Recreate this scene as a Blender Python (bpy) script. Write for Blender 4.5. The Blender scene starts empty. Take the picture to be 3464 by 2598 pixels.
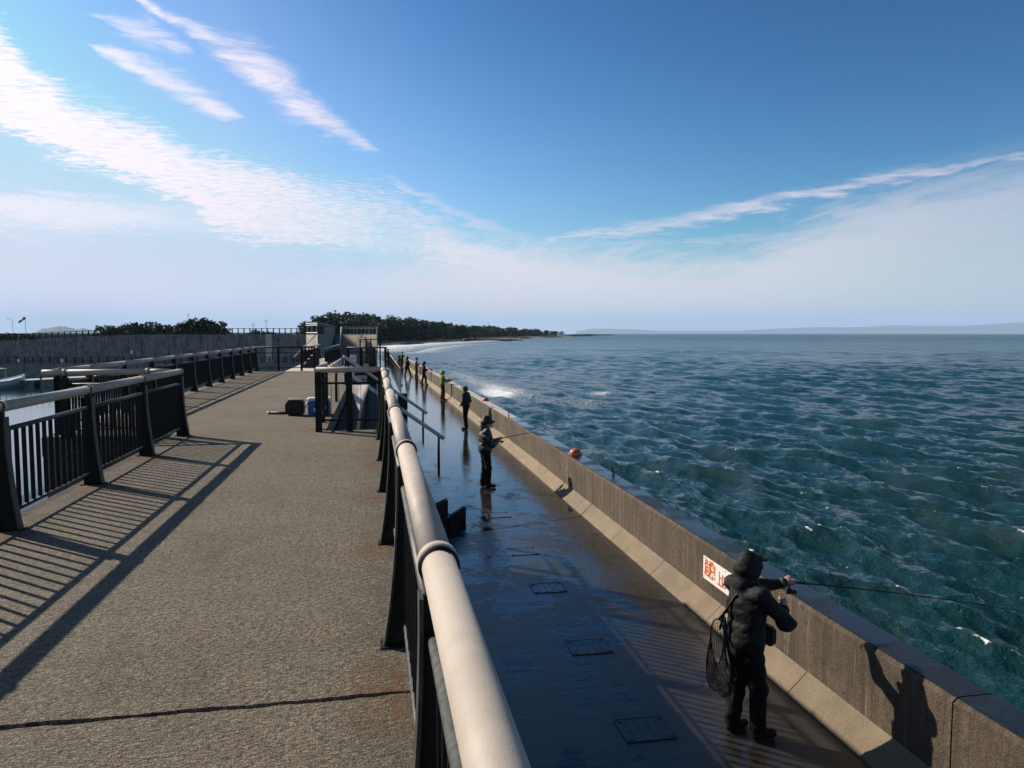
import bpy, math, random
import numpy as np
from mathutils import Vector, Matrix
R = math.radians
random.seed(7); rng = np.random.default_rng(7)
scene = bpy.context.scene
COL = scene.collection

# ------------------------------------------------------------------ camera
cam_d = bpy.data.cameras.new('camera'); cam = bpy.data.objects.new('camera', cam_d); COL.objects.link(cam)
cam_d.sensor_width = 36; cam_d.lens = 26.04; cam_d.clip_start = 0.05; cam_d.clip_end = 90000
cam.location = (0, 0, 1.70)
cam.rotation_euler = (R(90 - 3.915), 0, R(-10.6))
scene.camera = cam

# ------------------------------------------------------------------ node helpers
class S:
    """a socket with arithmetic"""
    def __init__(s, nt, k): s.nt = nt; s.k = k
    def _m(s, op, *a, clamp=False):
        n = s.nt.nodes.new('ShaderNodeMath'); n.operation = op; n.use_clamp = clamp
        for i, v in enumerate((s,) + a):
            if isinstance(v, S): s.nt.links.new(v.k, n.inputs[i])
            else: n.inputs[i].default_value = v
        return S(s.nt, n.outputs[0])
    def __add__(s, o): return s._m('ADD', o)
    def __sub__(s, o): return s._m('SUBTRACT', o)
    def __mul__(s, o): return s._m('MULTIPLY', o)
    def __truediv__(s, o): return s._m('DIVIDE', o)
    def abs(s): return s._m('ABSOLUTE')
    def pow(s, o): return s._m('POWER', o)
    def max(s, o): return s._m('MAXIMUM', o)
    def min(s, o): return s._m('MINIMUM', o)
    def clamp(s): return s._m('ADD', 0.0, clamp=True)
    def inv(s): return (s * -1.0) + 1.0
    def ss(s, a, b, lo=0.0, hi=1.0):
        n = s.nt.nodes.new('ShaderNodeMapRange'); n.interpolation_type = 'SMOOTHSTEP'
        s.nt.links.new(s.k, n.inputs[0])
        if a > b: a, b, lo, hi = b, a, hi, lo
        for i, v in enumerate((a, b, lo, hi)): n.inputs[i + 1].default_value = v
        return S(s.nt, n.outputs[0])
def put(nt, sock, v):
    if isinstance(v, S): nt.links.new(v.k, sock)
    else:
        try: sock.default_value = v
        except Exception: sock.default_value = (v, v, v)
def mixc(nt, f, a, b, mode='MIX'):
    n = nt.nodes.new('ShaderNodeMix'); n.data_type = 'RGBA'; n.blend_type = mode
    put(nt, n.inputs[0], f)
    for i, v in ((6, a), (7, b)):
        if isinstance(v, (tuple, list)): n.inputs[i].default_value = (*v[:3], 1)
        else: put(nt, n.inputs[i], v)
    return S(nt, n.outputs[2])
def sep(nt, v):
    n = nt.nodes.new('ShaderNodeSeparateXYZ'); nt.links.new(v.k, n.inputs[0]); return [S(nt, o) for o in n.outputs]
def comb(nt, x, y, z):
    n = nt.nodes.new('ShaderNodeCombineXYZ')
    for i, v in enumerate((x, y, z)): put(nt, n.inputs[i], v)
    return S(nt, n.outputs[0])
def mapping(nt, v, sc=(1, 1, 1), loc=(0, 0, 0), rot=(0, 0, 0)):
    n = nt.nodes.new('ShaderNodeMapping'); nt.links.new(v.k, n.inputs[0])
    n.inputs[1].default_value = loc; n.inputs[2].default_value = rot; n.inputs[3].default_value = sc
    return S(nt, n.outputs[0])
def noise(nt, v, scale=1., detail=4., rough=.55, dist=0.):
    n = nt.nodes.new('ShaderNodeTexNoise'); nt.links.new(v.k, n.inputs['Vector'])
    n.inputs['Scale'].default_value = scale; n.inputs['Detail'].default_value = detail
    n.inputs['Roughness'].default_value = rough; n.inputs['Distortion'].default_value = dist
    return S(nt, n.outputs[0])
def vor(nt, v, scale, feature='F1', rnd=1.):
    n = nt.nodes.new('ShaderNodeTexVoronoi'); n.feature = feature; nt.links.new(v.k, n.inputs['Vector'])
    n.inputs['Scale'].default_value = scale; n.inputs['Randomness'].default_value = rnd
    return S(nt, n.outputs[0])
def ramp(nt, f, stops):
    n = nt.nodes.new('ShaderNodeValToRGB'); e = n.color_ramp.elements
    while len(e) < len(stops): e.new(0.5)
    for el, (p, c) in zip(e, stops): el.position = p; el.color = (*c, 1)
    nt.links.new(f.k, n.inputs[0]); return S(nt, n.outputs[0])

# ------------------------------------------------------------------ world: clear sky with high cloud
SUN_AZ, SUN_EL = -50.0, 31.0            # degrees left of the pier axis, above the horizon
world = bpy.data.worlds.new('World'); scene.world = world; world.use_nodes = True
wt = world.node_tree; wt.nodes.clear()
tc = wt.nodes.new('ShaderNodeTexCoord'); DIR = S(wt, tc.outputs['Generated'])
sky = wt.nodes.new('ShaderNodeTexSky'); sky.sky_type = 'NISHITA'; sky.sun_disc = False
sky.sun_elevation = R(SUN_EL); sky.sun_rotation = R(SUN_AZ); sky.altitude = 0
sky.air_density = 1.0; sky.dust_density = 0.6; sky.ozone_density = 2.5
SKY = S(wt, sky.outputs[0])
SKY_STRENGTH = 0.055
dx, dy, dz = sep(wt, DIR)
az = dx._m('ARCTAN2', dy) * (180 / math.pi)
el = dz.clamp()._m('ARCSINE') * (180 / math.pi)
AZ0, AZ1 = -60., 80.
tt = ((az - AZ0) / (AZ1 - AZ0)).clamp()
def prof(*cols):
    """up to three functions of azimuth packed into one ramp: each a list of (azimuth, value<=30)"""
    keys = sorted({a for c in cols for a, _ in c}); st = []
    for a in keys:
        v = [np.interp(a, [p for p, _ in c], [q for _, q in c]) / 30. for c in cols] + [0] * (3 - len(cols))
        st.append(((a - AZ0) / (AZ1 - AZ0), v))
    n = wt.nodes.new('ShaderNodeSeparateColor'); r = ramp(wt, tt, st); wt.links.new(r.k, n.inputs[0])
    return [S(wt, n.outputs[i]) * 30. for i in range(len(cols))]
zc = dz.max(0.0) + 0.045
pl = comb(wt, dx / zc, dy / zc, 0.0)                       # the cloud layer seen in perspective
warp = noise(wt, mapping(wt, pl, (1, 1, 1), (3, 1, 0)), 1.1, 3) - 0.5
warp2 = noise(wt, mapping(wt, pl, (1, 1, 1), (9, 4, 0)), 5., 4) - 0.5
warp3 = noise(wt, mapping(wt, pl, (1, 1.6, 1), (2, 8, 0)), 16., 6, .7) - 0.5
elw = el + warp * 2.6 + warp2 * 2.6 + warp3 * 3.4
rip = noise(wt, mapping(wt, pl, (5.0, 11.0, 1), (0, 0, 0), (0, 0, R(-14))), 2.6, 5, .6, .4)
fib = noise(wt, mapping(wt, pl, (1.6, 4.0, 1), (2, 7, 0), (0, 0, R(52))), 2.2, 8, .72, 1.2)
fib2 = noise(wt, mapping(wt, pl, (3.6, 1.2, 1), (5, 2, 0), (0, 0, R(-38))), 1.4, 8, .70, .9)
aup, alo, astr = prof([(-60, 22), (-30, 20.5), (-23.2, 18.7), (-21.9, 17.1), (-19.6, 15.6), (-15.6, 14.8), (-12.2, 13.3), (-7.9, 12.6), (-3.4, 11.5), (2, 11.6), (3.4, 10.2), (6.9, 8.2), (12.2, 6.8), (17.4, 5.6), (30, 4.6)],
                      [(-60, 17), (-30, 13.4), (-23.5, 11.6), (-15.8, 9.4), (-12.6, 8.3), (-11.3, 6.6), (-6.8, 5.7), (-.1, 5.2), (5, 4.2), (12, 3.0), (20, 2)],
                      [(-60, 29), (-16, 29), (-10, 27), (-6, 25), (-1, 21), (2.5, 19), (6, 26), (12, 26), (20, 15), (30, 3)])
dens = astr / 30.
A = (elw - aup).ss(1.7, -2.2) * (elw - alo).ss(-.9, 1.7) * dens
A = (rip + warp3 * .34 + warp2 * .30 + A * .80).ss(.80, 1.34) * A.ss(.02, .3) * .96
a2, = prof([(-60, 29), (-16, 22), (-11, 6), (-6, 0)])
A2 = (elw - 8.6).ss(.7, -.8) * (elw - 6.9).ss(-.9, .7) * (a2 / 30.) * .75
fbB = noise(wt, mapping(wt, comb(wt, az, el, 0.), (.16, .95, 1), (1, 2, 0), (0, 0, R(24))), 1.0, 9, .72, 1.6)
fbD = noise(wt, mapping(wt, comb(wt, az, el, 0.), (.16, 1.1, 1), (4, 2, 0), (0, 0, R(-9))), 1.0, 9, .72, 1.4)
def wisp(c, w, f, soft=1.0):
    cc, ww = prof(c, w)
    d = (el + warp * 1.2 + warp2 * 1.6 - cc).abs() / ww.max(.01)
    return (d.ss(2.2, .0) * .50 + f + warp3 * .30 + warp2 * .5).ss(.66, 1.25) * d.ss(2.2, .2) * ww.ss(.05, .35)
B = wisp([(-18, 22.4), (-14.9, 21), (-12.6, 20.1), (-10.2, 19), (-7.8, 18.2), (-5.3, 16.7), (-3.3, 15.3), (-.7, 14.0), (1, 13.2)],
         [(-18, 0), (-15, .35), (-10.2, 1.0), (-7.8, 1.7), (-5.3, 1.5), (-3.3, 1.3), (-.7, .7), (1, 0)], fbB) * .9
Cw = wisp([(-19, 18.2), (-17, 17.8), (-14.7, 17.1), (-12.7, 16.3), (-10, 15.3), (-8.6, 15)], [(-19, 0), (-17, .6), (-14.7, .9), (-12, .9), (-10, .7), (-8.6, 0)], fbB) * .8
C2 = wisp([(-19, 19.8), (-14.6, 19.2), (-11.8, 18.5)], [(-19, 0), (-16.8, .5), (-14.6, 1.0), (-13, .6), (-11.8, 0)], fbB) * .65
Dw = wisp([(10, 6.6), (15.7, 7.4), (20.9, 7.95), (25.9, 8.8), (30.7, 9.6), (35.2, 10.2), (39.4, 10.6), (50, 11.2)],
          [(10, 0), (15.7, .45), (20, .55), (26, .6), (31, .65), (36, .6), (40, .5), (50, 0)], fbD) * .75
eup, estr = prof([(-60, 4), (-5, 4.5), (5, 6.0), (10.4, 6.9), (14, 6.6), (20.9, 5.9), (24.3, 5.7), (27.6, 6.0), (30.7, 7.2), (33.8, 8.5), (36.6, 9.4), (39.4, 10), (44.8, 10.8), (60, 12)],
                 [(-60, 4), (-8, 6), (3, 20), (10, 26), (20, 26), (28, 25), (34, 21), (40, 17), (46, 14), (60, 12)])
E1 = (el + warp * 1.8 + (fib2 - .5) * 5.5 - eup).ss(1.4, -2.6) * (estr / 30.) * (fib2 * .6 + .68).min(1.0)
streak = wisp([(0, 12), (1.6, 11.2), (5.1, 9.6), (8.6, 8.0), (12.2, 6.8)], [(0, 0), (1.6, .3), (5.1, .5), (8.6, .6), (12.2, .3)], fbB) * .4
puff = (noise(wt, comb(wt, az * .16, el * .55, 0.), 2.2, 3, .5) ).ss(.66, .74) * el.ss(.8, 1.6) * el.ss(3.8, 2.6) * .55
sc_ = noise(wt, mapping(wt, pl, (2, 3, 1), (20, 3, 0)), 1.0, 8, .7).ss(.60, .95) * el.ss(24, 34) * .35
sc_ = sc_ * el.ss(26, 34, .05, 1)
hz, = prof([(-60, 29), (5, 29), (15, 26), (28, 19), (45, 13), (80, 12)])
hk, = prof([(-60, 1.9), (-10, 2.1), (0, 3.2), (10, 4.5), (30, 6.5), (80, 7.5)])
H1 = (el * hk * -0.033)._m('EXPONENT') * (hz / 30.)              # milky air low over the horizon
cl = A.max(A2).max(B).max(Cw).max(C2).max(Dw).max(E1).max(streak).max(puff).max(sc_).clamp()
gl = (az + 22.).abs()._m('MULTIPLY', -.022)._m('EXPONENT')   # brighter towards the sun's side
def vmul(c, k):
    n = wt.nodes.new('ShaderNodeVectorMath'); n.operation = 'SCALE'
    if isinstance(c, S): wt.links.new(c.k, n.inputs[0])
    else: n.inputs[0].default_value = c
    put(wt, n.inputs['Scale'], k); return S(wt, n.outputs[0])
K = 1.0 / SKY_STRENGTH
gm = wt.nodes.new('ShaderNodeGamma'); wt.links.new(vmul(SKY, SKY_STRENGTH * 2.0).k, gm.inputs[0]); gm.inputs[1].default_value = 2.0
blue = vmul(mixc(wt, 1.0, S(wt, gm.outputs[0]), (.38, 1.15, 1.14), 'MULTIPLY'), K * 1.2)
blue = mixc(wt, 1.0, blue, (.40 * K, .56 * K, .74 * K), 'DARKEN')
hazec = vmul((.70 * K, .595 * K, .66 * K), gl * .36 + .70)
cloudc = vmul((.87 * K, .755 * K, .795 * K), gl * .36 + .70)
c1 = mixc(wt, (H1 * .9).clamp(), blue, hazec)
c2 = mixc(wt, cl, c1, cloudc)
bg = wt.nodes.new('ShaderNodeBackground'); bg.inputs[1].default_value = SKY_STRENGTH; wt.links.new(c2.k, bg.inputs[0])
wo = wt.nodes.new('ShaderNodeOutputWorld'); wt.links.new(bg.outputs[0], wo.inputs[0])

# ------------------------------------------------------------------ sun and exposure
sd = bpy.data.lights.new('sun', 'SUN'); sd.energy = 5.0; sd.angle = R(.53); sd.color = (1, .895, .755)
sun = bpy.data.objects.new('sun', sd); COL.objects.link(sun)
tosun = Vector((math.sin(R(SUN_AZ)) * math.cos(R(SUN_EL)), math.cos(R(SUN_AZ)) * math.cos(R(SUN_EL)), math.sin(R(SUN_EL))))
sun.rotation_euler = tosun.to_track_quat('Z', 'Y').to_euler(); sun.location = (-20, 20, 30)
vs = scene.view_settings; vs.view_transform = 'Standard'; vs.look = 'None'; vs.gamma = 1; vs.exposure = 0.45
vs.use_curve_mapping = False
cy = scene.cycles
cy.max_bounces = 6; cy.diffuse_bounces = 2; cy.glossy_bounces = 3; cy.transmission_bounces = 2; cy.volume_bounces = 0
cy.transparent_max_bounces = 6; cy.use_denoising = True; cy.sample_clamp_indirect = 6; cy.caustics_reflective = False
cy.use_adaptive_sampling = True; cy.adaptive_threshold = 0.01

# ------------------------------------------------------------------ materials
def newmat(name):
    m = bpy.data.materials.new(name); m.use_nodes = True; nt = m.node_tree
    b = nt.nodes['Principled BSDF']; return m, nt, b
def pos(nt):
    g = nt.nodes.new('ShaderNodeNewGeometry'); return S(nt, g.outputs['Position'])
def objpos(nt):
    g = nt.nodes.new('ShaderNodeTexCoord'); return S(nt, g.outputs['Object'])
def bump(nt, b, h, dist=.01, strength=1., prev=None):
    n = nt.nodes.new('ShaderNodeBump'); n.inputs['Distance'].default_value = dist; n.inputs['Strength'].default_value = strength
    nt.links.new(h.k, n.inputs['Height'])
    if prev is not None: nt.links.new(prev.outputs[0], n.inputs['Normal'])
    nt.links.new(n.outputs[0], b.inputs['Normal']); return n
def link(nt, b, name, v):
    if isinstance(v, S): nt.links.new(v.k, b.inputs[name])
    elif isinstance(v, (tuple, list)): b.inputs[name].default_value = (*v, 1)
    else: b.inputs[name].default_value = v
def simple(name, c1, c2=None, rough=.6, metal=0., scale=12., spec=.5, bumpd=0., bscale=60., world_=False, rvar=0.):
    m, nt, b = newmat(name); p = pos(nt) if world_ else objpos(nt)
    f = noise(nt, p, scale, 5, .6).ss(.35, .65)
    link(nt, b, 'Base Color', mixc(nt, f, c1, c2 or tuple(x * .72 for x in c1)))
    link(nt, b, 'Roughness', (noise(nt, p, scale * 2, 3) - .5) * rvar + rough if rvar else rough)
    b.inputs['Metallic'].default_value = metal; b.inputs['Specular IOR Level'].default_value = spec
    if bumpd: bump(nt, b, noise(nt, p, bscale, 4, .6), bumpd)
    return m

RUST = [(.06, 3.55, .30), (.08, 3.30, .26), (.05, 5.85, .30), (.07, 7.7, .25), (-3.0, 8.75, .35), (-3.0, 10.7, .45), (-3.1, 6.75, .4), (-3.05, 12.6, .3), (-1.0, 13.4, .4), (.02, 9.7, .3)]
def leafmat(name, c1, c2, sc):
    m, nt, b = newmat(name); p = objpos(nt); oi = nt.nodes.new('ShaderNodeObjectInfo'); rd_ = S(nt, oi.outputs['Random'])
    f = (noise(nt, p, sc, 4, .6) + (rd_ - .5) * .7).ss(.30, .72)
    link(nt, b, 'Base Color', mixc(nt, f, c1, c2)); b.inputs['Roughness'].default_value = .7; b.inputs['Specular IOR Level'].default_value = .25; return m
def mat_deck():
    m, nt, b = newmat('weathered_deck_concrete'); p = pos(nt); x, y, z = sep(nt, p)
    big = noise(nt, p, .55, 4, .6); mid = noise(nt, mapping(nt, p, (1.0, 1.8, 1)), 3.2, 5, .65); grit = noise(nt, p, 95, 3, .7); peb = vor(nt, p, 150)
    c = mixc(nt, big.ss(.3, .7), (.325, .264, .188), (.42, .345, .250))
    c = mixc(nt, (mid.ss(.35, .7)) * .55, c, (.46, .40, .305))
    c = mixc(nt, grit.ss(.42, .66) * .85, c, (.085, .075, .060))
    c = mixc(nt, vor(nt, p, 38).ss(.10, .04) * .8, c, (.52, .48, .42))
    c = mixc(nt, noise(nt, mapping(nt, p, (1, 1.7, 1)), 24, 5, .75).ss(.50, .62) * .85, c, (.080, .069, .054))
    c = mixc(nt, noise(nt, p, 45, 4, .75).ss(.56, .68) * .5, c, (.40, .36, .30))
    c = mixc(nt, noise(nt, mapping(nt, p, (1.6, .5, 1), (5, 5, 0)), .9, 6, .7).ss(.52, .70) * .45, c, (.13, .115, .09))
    c = mixc(nt, noise(nt, mapping(nt, p, (.25, 2.4, 1), (1, 9, 0)), 1.0, 5, .7).ss(.58, .70) * .35, c, (.42, .38, .31))
    c = mixc(nt, noise(nt, mapping(nt, p, (1, 2.0, 1), (4, 4, 0)), 11, 5, .75).ss(.56, .66) * .6, c, (.10, .086, .066))
    edge_ = x.ss(-.35, .12).max(x.ss(-2.7, -3.15) * y.ss(13.3, 13.0)) * noise(nt, p, 5, 5, .7).ss(.3, .6)
    c = mixc(nt, edge_ * .5, c, (.105, .088, .064))
    stain = None
    for sx, sy, sr in RUST:
        d = (((x - sx) * 1.15).pow(2.0) + (y - sy).pow(2.0))._m('SQRT') / sr
        s = d.ss(1.25, .1); stain = s if stain is None else stain.max(s)
    c = mixc(nt, stain * noise(nt, p, 9, 5, .7).ss(.3, .62) * .8, c, (.24, .115, .048))
    link(nt, b, 'Base Color', c); b.inputs['Roughness'].default_value = .88; b.inputs['Specular IOR Level'].default_value = .25
    pit = noise(nt, mapping(nt, p, (1.0, 2.2, 1)), 26, 4, .68).ss(.40, .60)
    h = pit * 1.0 + grit * .5 + peb * .35 + noise(nt, mapping(nt, p, (1, 2., 1), (4, 4, 0)), 11, 5, .75) * .9
    bump(nt, b, h, .024, 1.0); return m
def mat_wet(rbase=.03, rvar=.34, spec=.5):
    m, nt, b = newmat('wet_walkway_concrete'); p = pos(nt); x, y, z = sep(nt, p)
    big = noise(nt, mapping(nt, p, (1., .55, 1)), .9, 5, .6); fine = noise(nt, p, 70, 3, .7)
    c = mixc(nt, big.ss(.35, .65), (.014, .013, .012), (.028, .025, .021))
    c = mixc(nt, fine.ss(.4, .7) * .6, c, (.018, .016, .014))
    link(nt, b, 'Base Color', c)
    rip_ = noise(nt, mapping(nt, p, (1.0, .85, 1)), 1.6, 5, .62)
    pud = (rip_ + (noise(nt, p, 7., 4, .7) - .5) * .35 + (y - 13.) * .014).ss(.44, .56)
    c = mixc(nt, pud.inv() * .35, c, (.040, .037, .033)); link(nt, b, 'Base Color', c)
    link(nt, b, 'Roughness', pud.inv() * rvar * (y.ss(16., 30., 1., .35)) + rbase)
    b.inputs['IOR'].default_value = 1.5; b.inputs['Specular IOR Level'].default_value = spec
    h = fine * pud.inv() * .30 + noise(nt, p, 16, 3, .6) * .10 + noise(nt, mapping(nt, p, (1., 2.6, 1)), 2.6, 4, .6) * .9
    bump(nt, b, h, .010, .6); return m
def mat_wall(name='sea_wall_concrete', a=(.090, .062, .039), bb=(.150, .110, .072), dark=(.038, .028, .019), vert=True):
    m, nt, b = newmat(name); p = pos(nt); x, y, z = sep(nt, p)
    st = noise(nt, mapping(nt, p, (9, 9, .55)), 1.0, 5, .65); big = noise(nt, p, .8, 4, .6); fine = noise(nt, p, 60, 4, .75)
    c = mixc(nt, st.ss(.35, .65), a, bb)
    c = mixc(nt, big.ss(.42, .7) * .7, c, dark)
    c = mixc(nt, noise(nt, mapping(nt, p, (22, 22, .9), (3, 1, 0)), 1.0, 3, .6).ss(.60, .72) * .55, c, (.33, .26, .18))
    c = mixc(nt, noise(nt, mapping(nt, p, (14, 14, .5), (7, 2, 0)), 1.0, 5, .7).ss(.56, .68) * .65, c, tuple(v * .3 for v in a))
    c = mixc(nt, fine.ss(.46, .70) * .75, c, tuple(v * .35 for v in a))
    c = mixc(nt, noise(nt, p, 140, 2).ss(.64, .72) * .5, c, (.5, .45, .38))
    c = mixc(nt, noise(nt, p, 11, 6, .78).ss(.50, .66) * .7, c, tuple(v * .4 for v in a))
    link(nt, b, 'Base Color', c); b.inputs['Roughness'].default_value = .85
    bump(nt, b, fine + st * .4 + noise(nt, p, 18, 5, .7) * .8, .022); return m
def mat_granular(name, a, bb, rough=.85, bd=.012):
    m, nt, b = newmat(name); p = pos(nt)
    f = noise(nt, p, 55, 4, .75); g = noise(nt, p, 2.2, 4, .6)
    c = mixc(nt, g.ss(.3, .7), a, bb); c = mixc(nt, f.ss(.5, .7) * .75, c, tuple(v * .35 for v in a))
    link(nt, b, 'Base Color', c); b.inputs['Roughness'].default_value = rough; bump(nt, b, f, bd); return m
def mat_coping_wet():
    m, nt, b = newmat('wet_wall_top'); p = pos(nt); f = noise(nt, p, 40, 4, .7); g = noise(nt, p, 1.4, 4)
    b.inputs['Specular IOR Level'].default_value = .30
    link(nt, b, 'Base Color', mixc(nt, f.ss(.45, .75), (.010, .012, .015), (.030, .031, .031)))
    link(nt, b, 'Roughness', g.ss(.4, .62) * .34 + .10); bump(nt, b, f, .004, .6); return m
def mat_peel():
    m, nt, b = newmat('black_painted_steel'); p = pos(nt)
    f = noise(nt, p, 26, 5, .7)
    c = mixc(nt, f.ss(.60, .68) * .8, (.0065, .0085, .0085), (.045, .052, .050))
    c = mixc(nt, noise(nt, p, 9, 5, .75).ss(.68, .76), c, (.10, .05, .022))
    b.inputs['Specular IOR Level'].default_value = .22
    link(nt, b, 'Base Color', c); link(nt, b, 'Roughness', noise(nt, p, 14, 3) * .25 + .5)
    bump(nt, b, f, .0015); return m
def mat_flange():
    m, nt, b = newmat('worn_post_flange'); p = pos(nt); f = noise(nt, mapping(nt, p, (20, 20, 5)), 1.5, 5, .7)
    c = mixc(nt, f.ss(.4, .62), (.018, .021, .020), (.062, .060, .054))
    c = mixc(nt, noise(nt, p, 12, 5, .75).ss(.62, .72), c, (.13, .065, .03))
    link(nt, b, 'Base Color', c); b.inputs['Roughness'].default_value = .55; return m
def mat_tube():
    m, nt, b = newmat('beige_handrail'); p = pos(nt)
    f = noise(nt, p, 7, 5, .65); g = noise(nt, p, 240, 2)
    c = mixc(nt, f.ss(.35, .7), (.42, .36, .30), (.36, .305, .25)); c = mixc(nt, noise(nt, p, 40, 4, .7).ss(.62, .75) * .35, c, (.30, .24, .19))
    c = mixc(nt, noise(nt, mapping(nt, p, (60, 2.2, 60)), 1.0, 4, .7).ss(.60, .72) * .35, c, (.36, .30, .25))
    c = mixc(nt, noise(nt, p, 5, 6, .8).ss(.62, .72) * .6, c, (.30, .18, .10))
    link(nt, b, 'Base Color', c); link(nt, b, 'Roughness', f * .25 + .46); b.inputs['Specular IOR Level'].default_value = .35
    bump(nt, b, g, .0006); return m
def mat_sea():
    m, nt, b = newmat('sea_water'); p = pos(nt); x, y, z = sep(nt, p)
    at = nt.nodes.new('ShaderNodeAttribute'); at.attribute_name = 'foam'; fo = S(nt, at.outputs['Fac'])
    at2 = nt.nodes.new('ShaderNodeAttribute'); at2.attribute_name = 'shallow'; sh = S(nt, at2.outputs['Fac'])
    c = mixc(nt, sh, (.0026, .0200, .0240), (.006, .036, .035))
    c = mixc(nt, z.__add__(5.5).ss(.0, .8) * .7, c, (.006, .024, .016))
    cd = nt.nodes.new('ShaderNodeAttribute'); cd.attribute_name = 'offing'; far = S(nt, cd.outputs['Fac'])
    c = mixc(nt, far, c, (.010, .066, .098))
    lace = noise(nt, mapping(nt, p, (1, 1, .3)), 3.0, 6, .7, .6); lace2 = vor(nt, mapping(nt, p, (1, 1, .2)), 1.3)
    lace3 = noise(nt, mapping(nt, p, (1, 1, .3), (3, 3, 0)), 9.0, 4, .7, .8)
    fm = (fo + (lace - .5) * 1.3 + (lace3 - .5) * 1.2).ss(.34, .80) * fo.ss(.02, .25)
    c = mixc(nt, fm.clamp(), c, (.72, .75, .74))
    link(nt, b, 'Base Color', c); link(nt, b, 'Roughness', (fm * .6 + .035 + far * .22).clamp())
    b.inputs['IOR'].default_value = 1.333; patch = noise(nt, mapping(nt, p, (.010, .022, 1)), 1.0, 6, .65)
    link(nt, b, 'Specular IOR Level', (far * ((patch - .5) * .7 - .45) + .5).max(.03))
    n1 = noise(nt, mapping(nt, p, (1.5, .75, 1)), 2.3, 5, .62, .3); n2 = noise(nt, mapping(nt, p, (1.3, .8, 1)), 9.0, 3, .6)
    n3 = noise(nt, mapping(nt, p, (1.4, .7, 1), (7, 3, 0)), .35, 4, .6)
    bump(nt, b, n1 * .55 + n2 * .26 + noise(nt, mapping(nt, p, (1.2, .8, 1)), 24., 2, .5) * .05 + n3 * far * 2.4, .26, 1.0); return m
def mat_harbour():
    m, nt, b = newmat('harbour_water'); p = pos(nt)
    b.inputs['Base Color'].default_value = (.012, .030, .032, 1); b.inputs['Roughness'].default_value = .06; b.inputs['IOR'].default_value = 1.333
    bump(nt, b, noise(nt, p, 1.3, 4, .6) * .5 + noise(nt, p, .3, 3) * .5, .06, .3); return m

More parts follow.
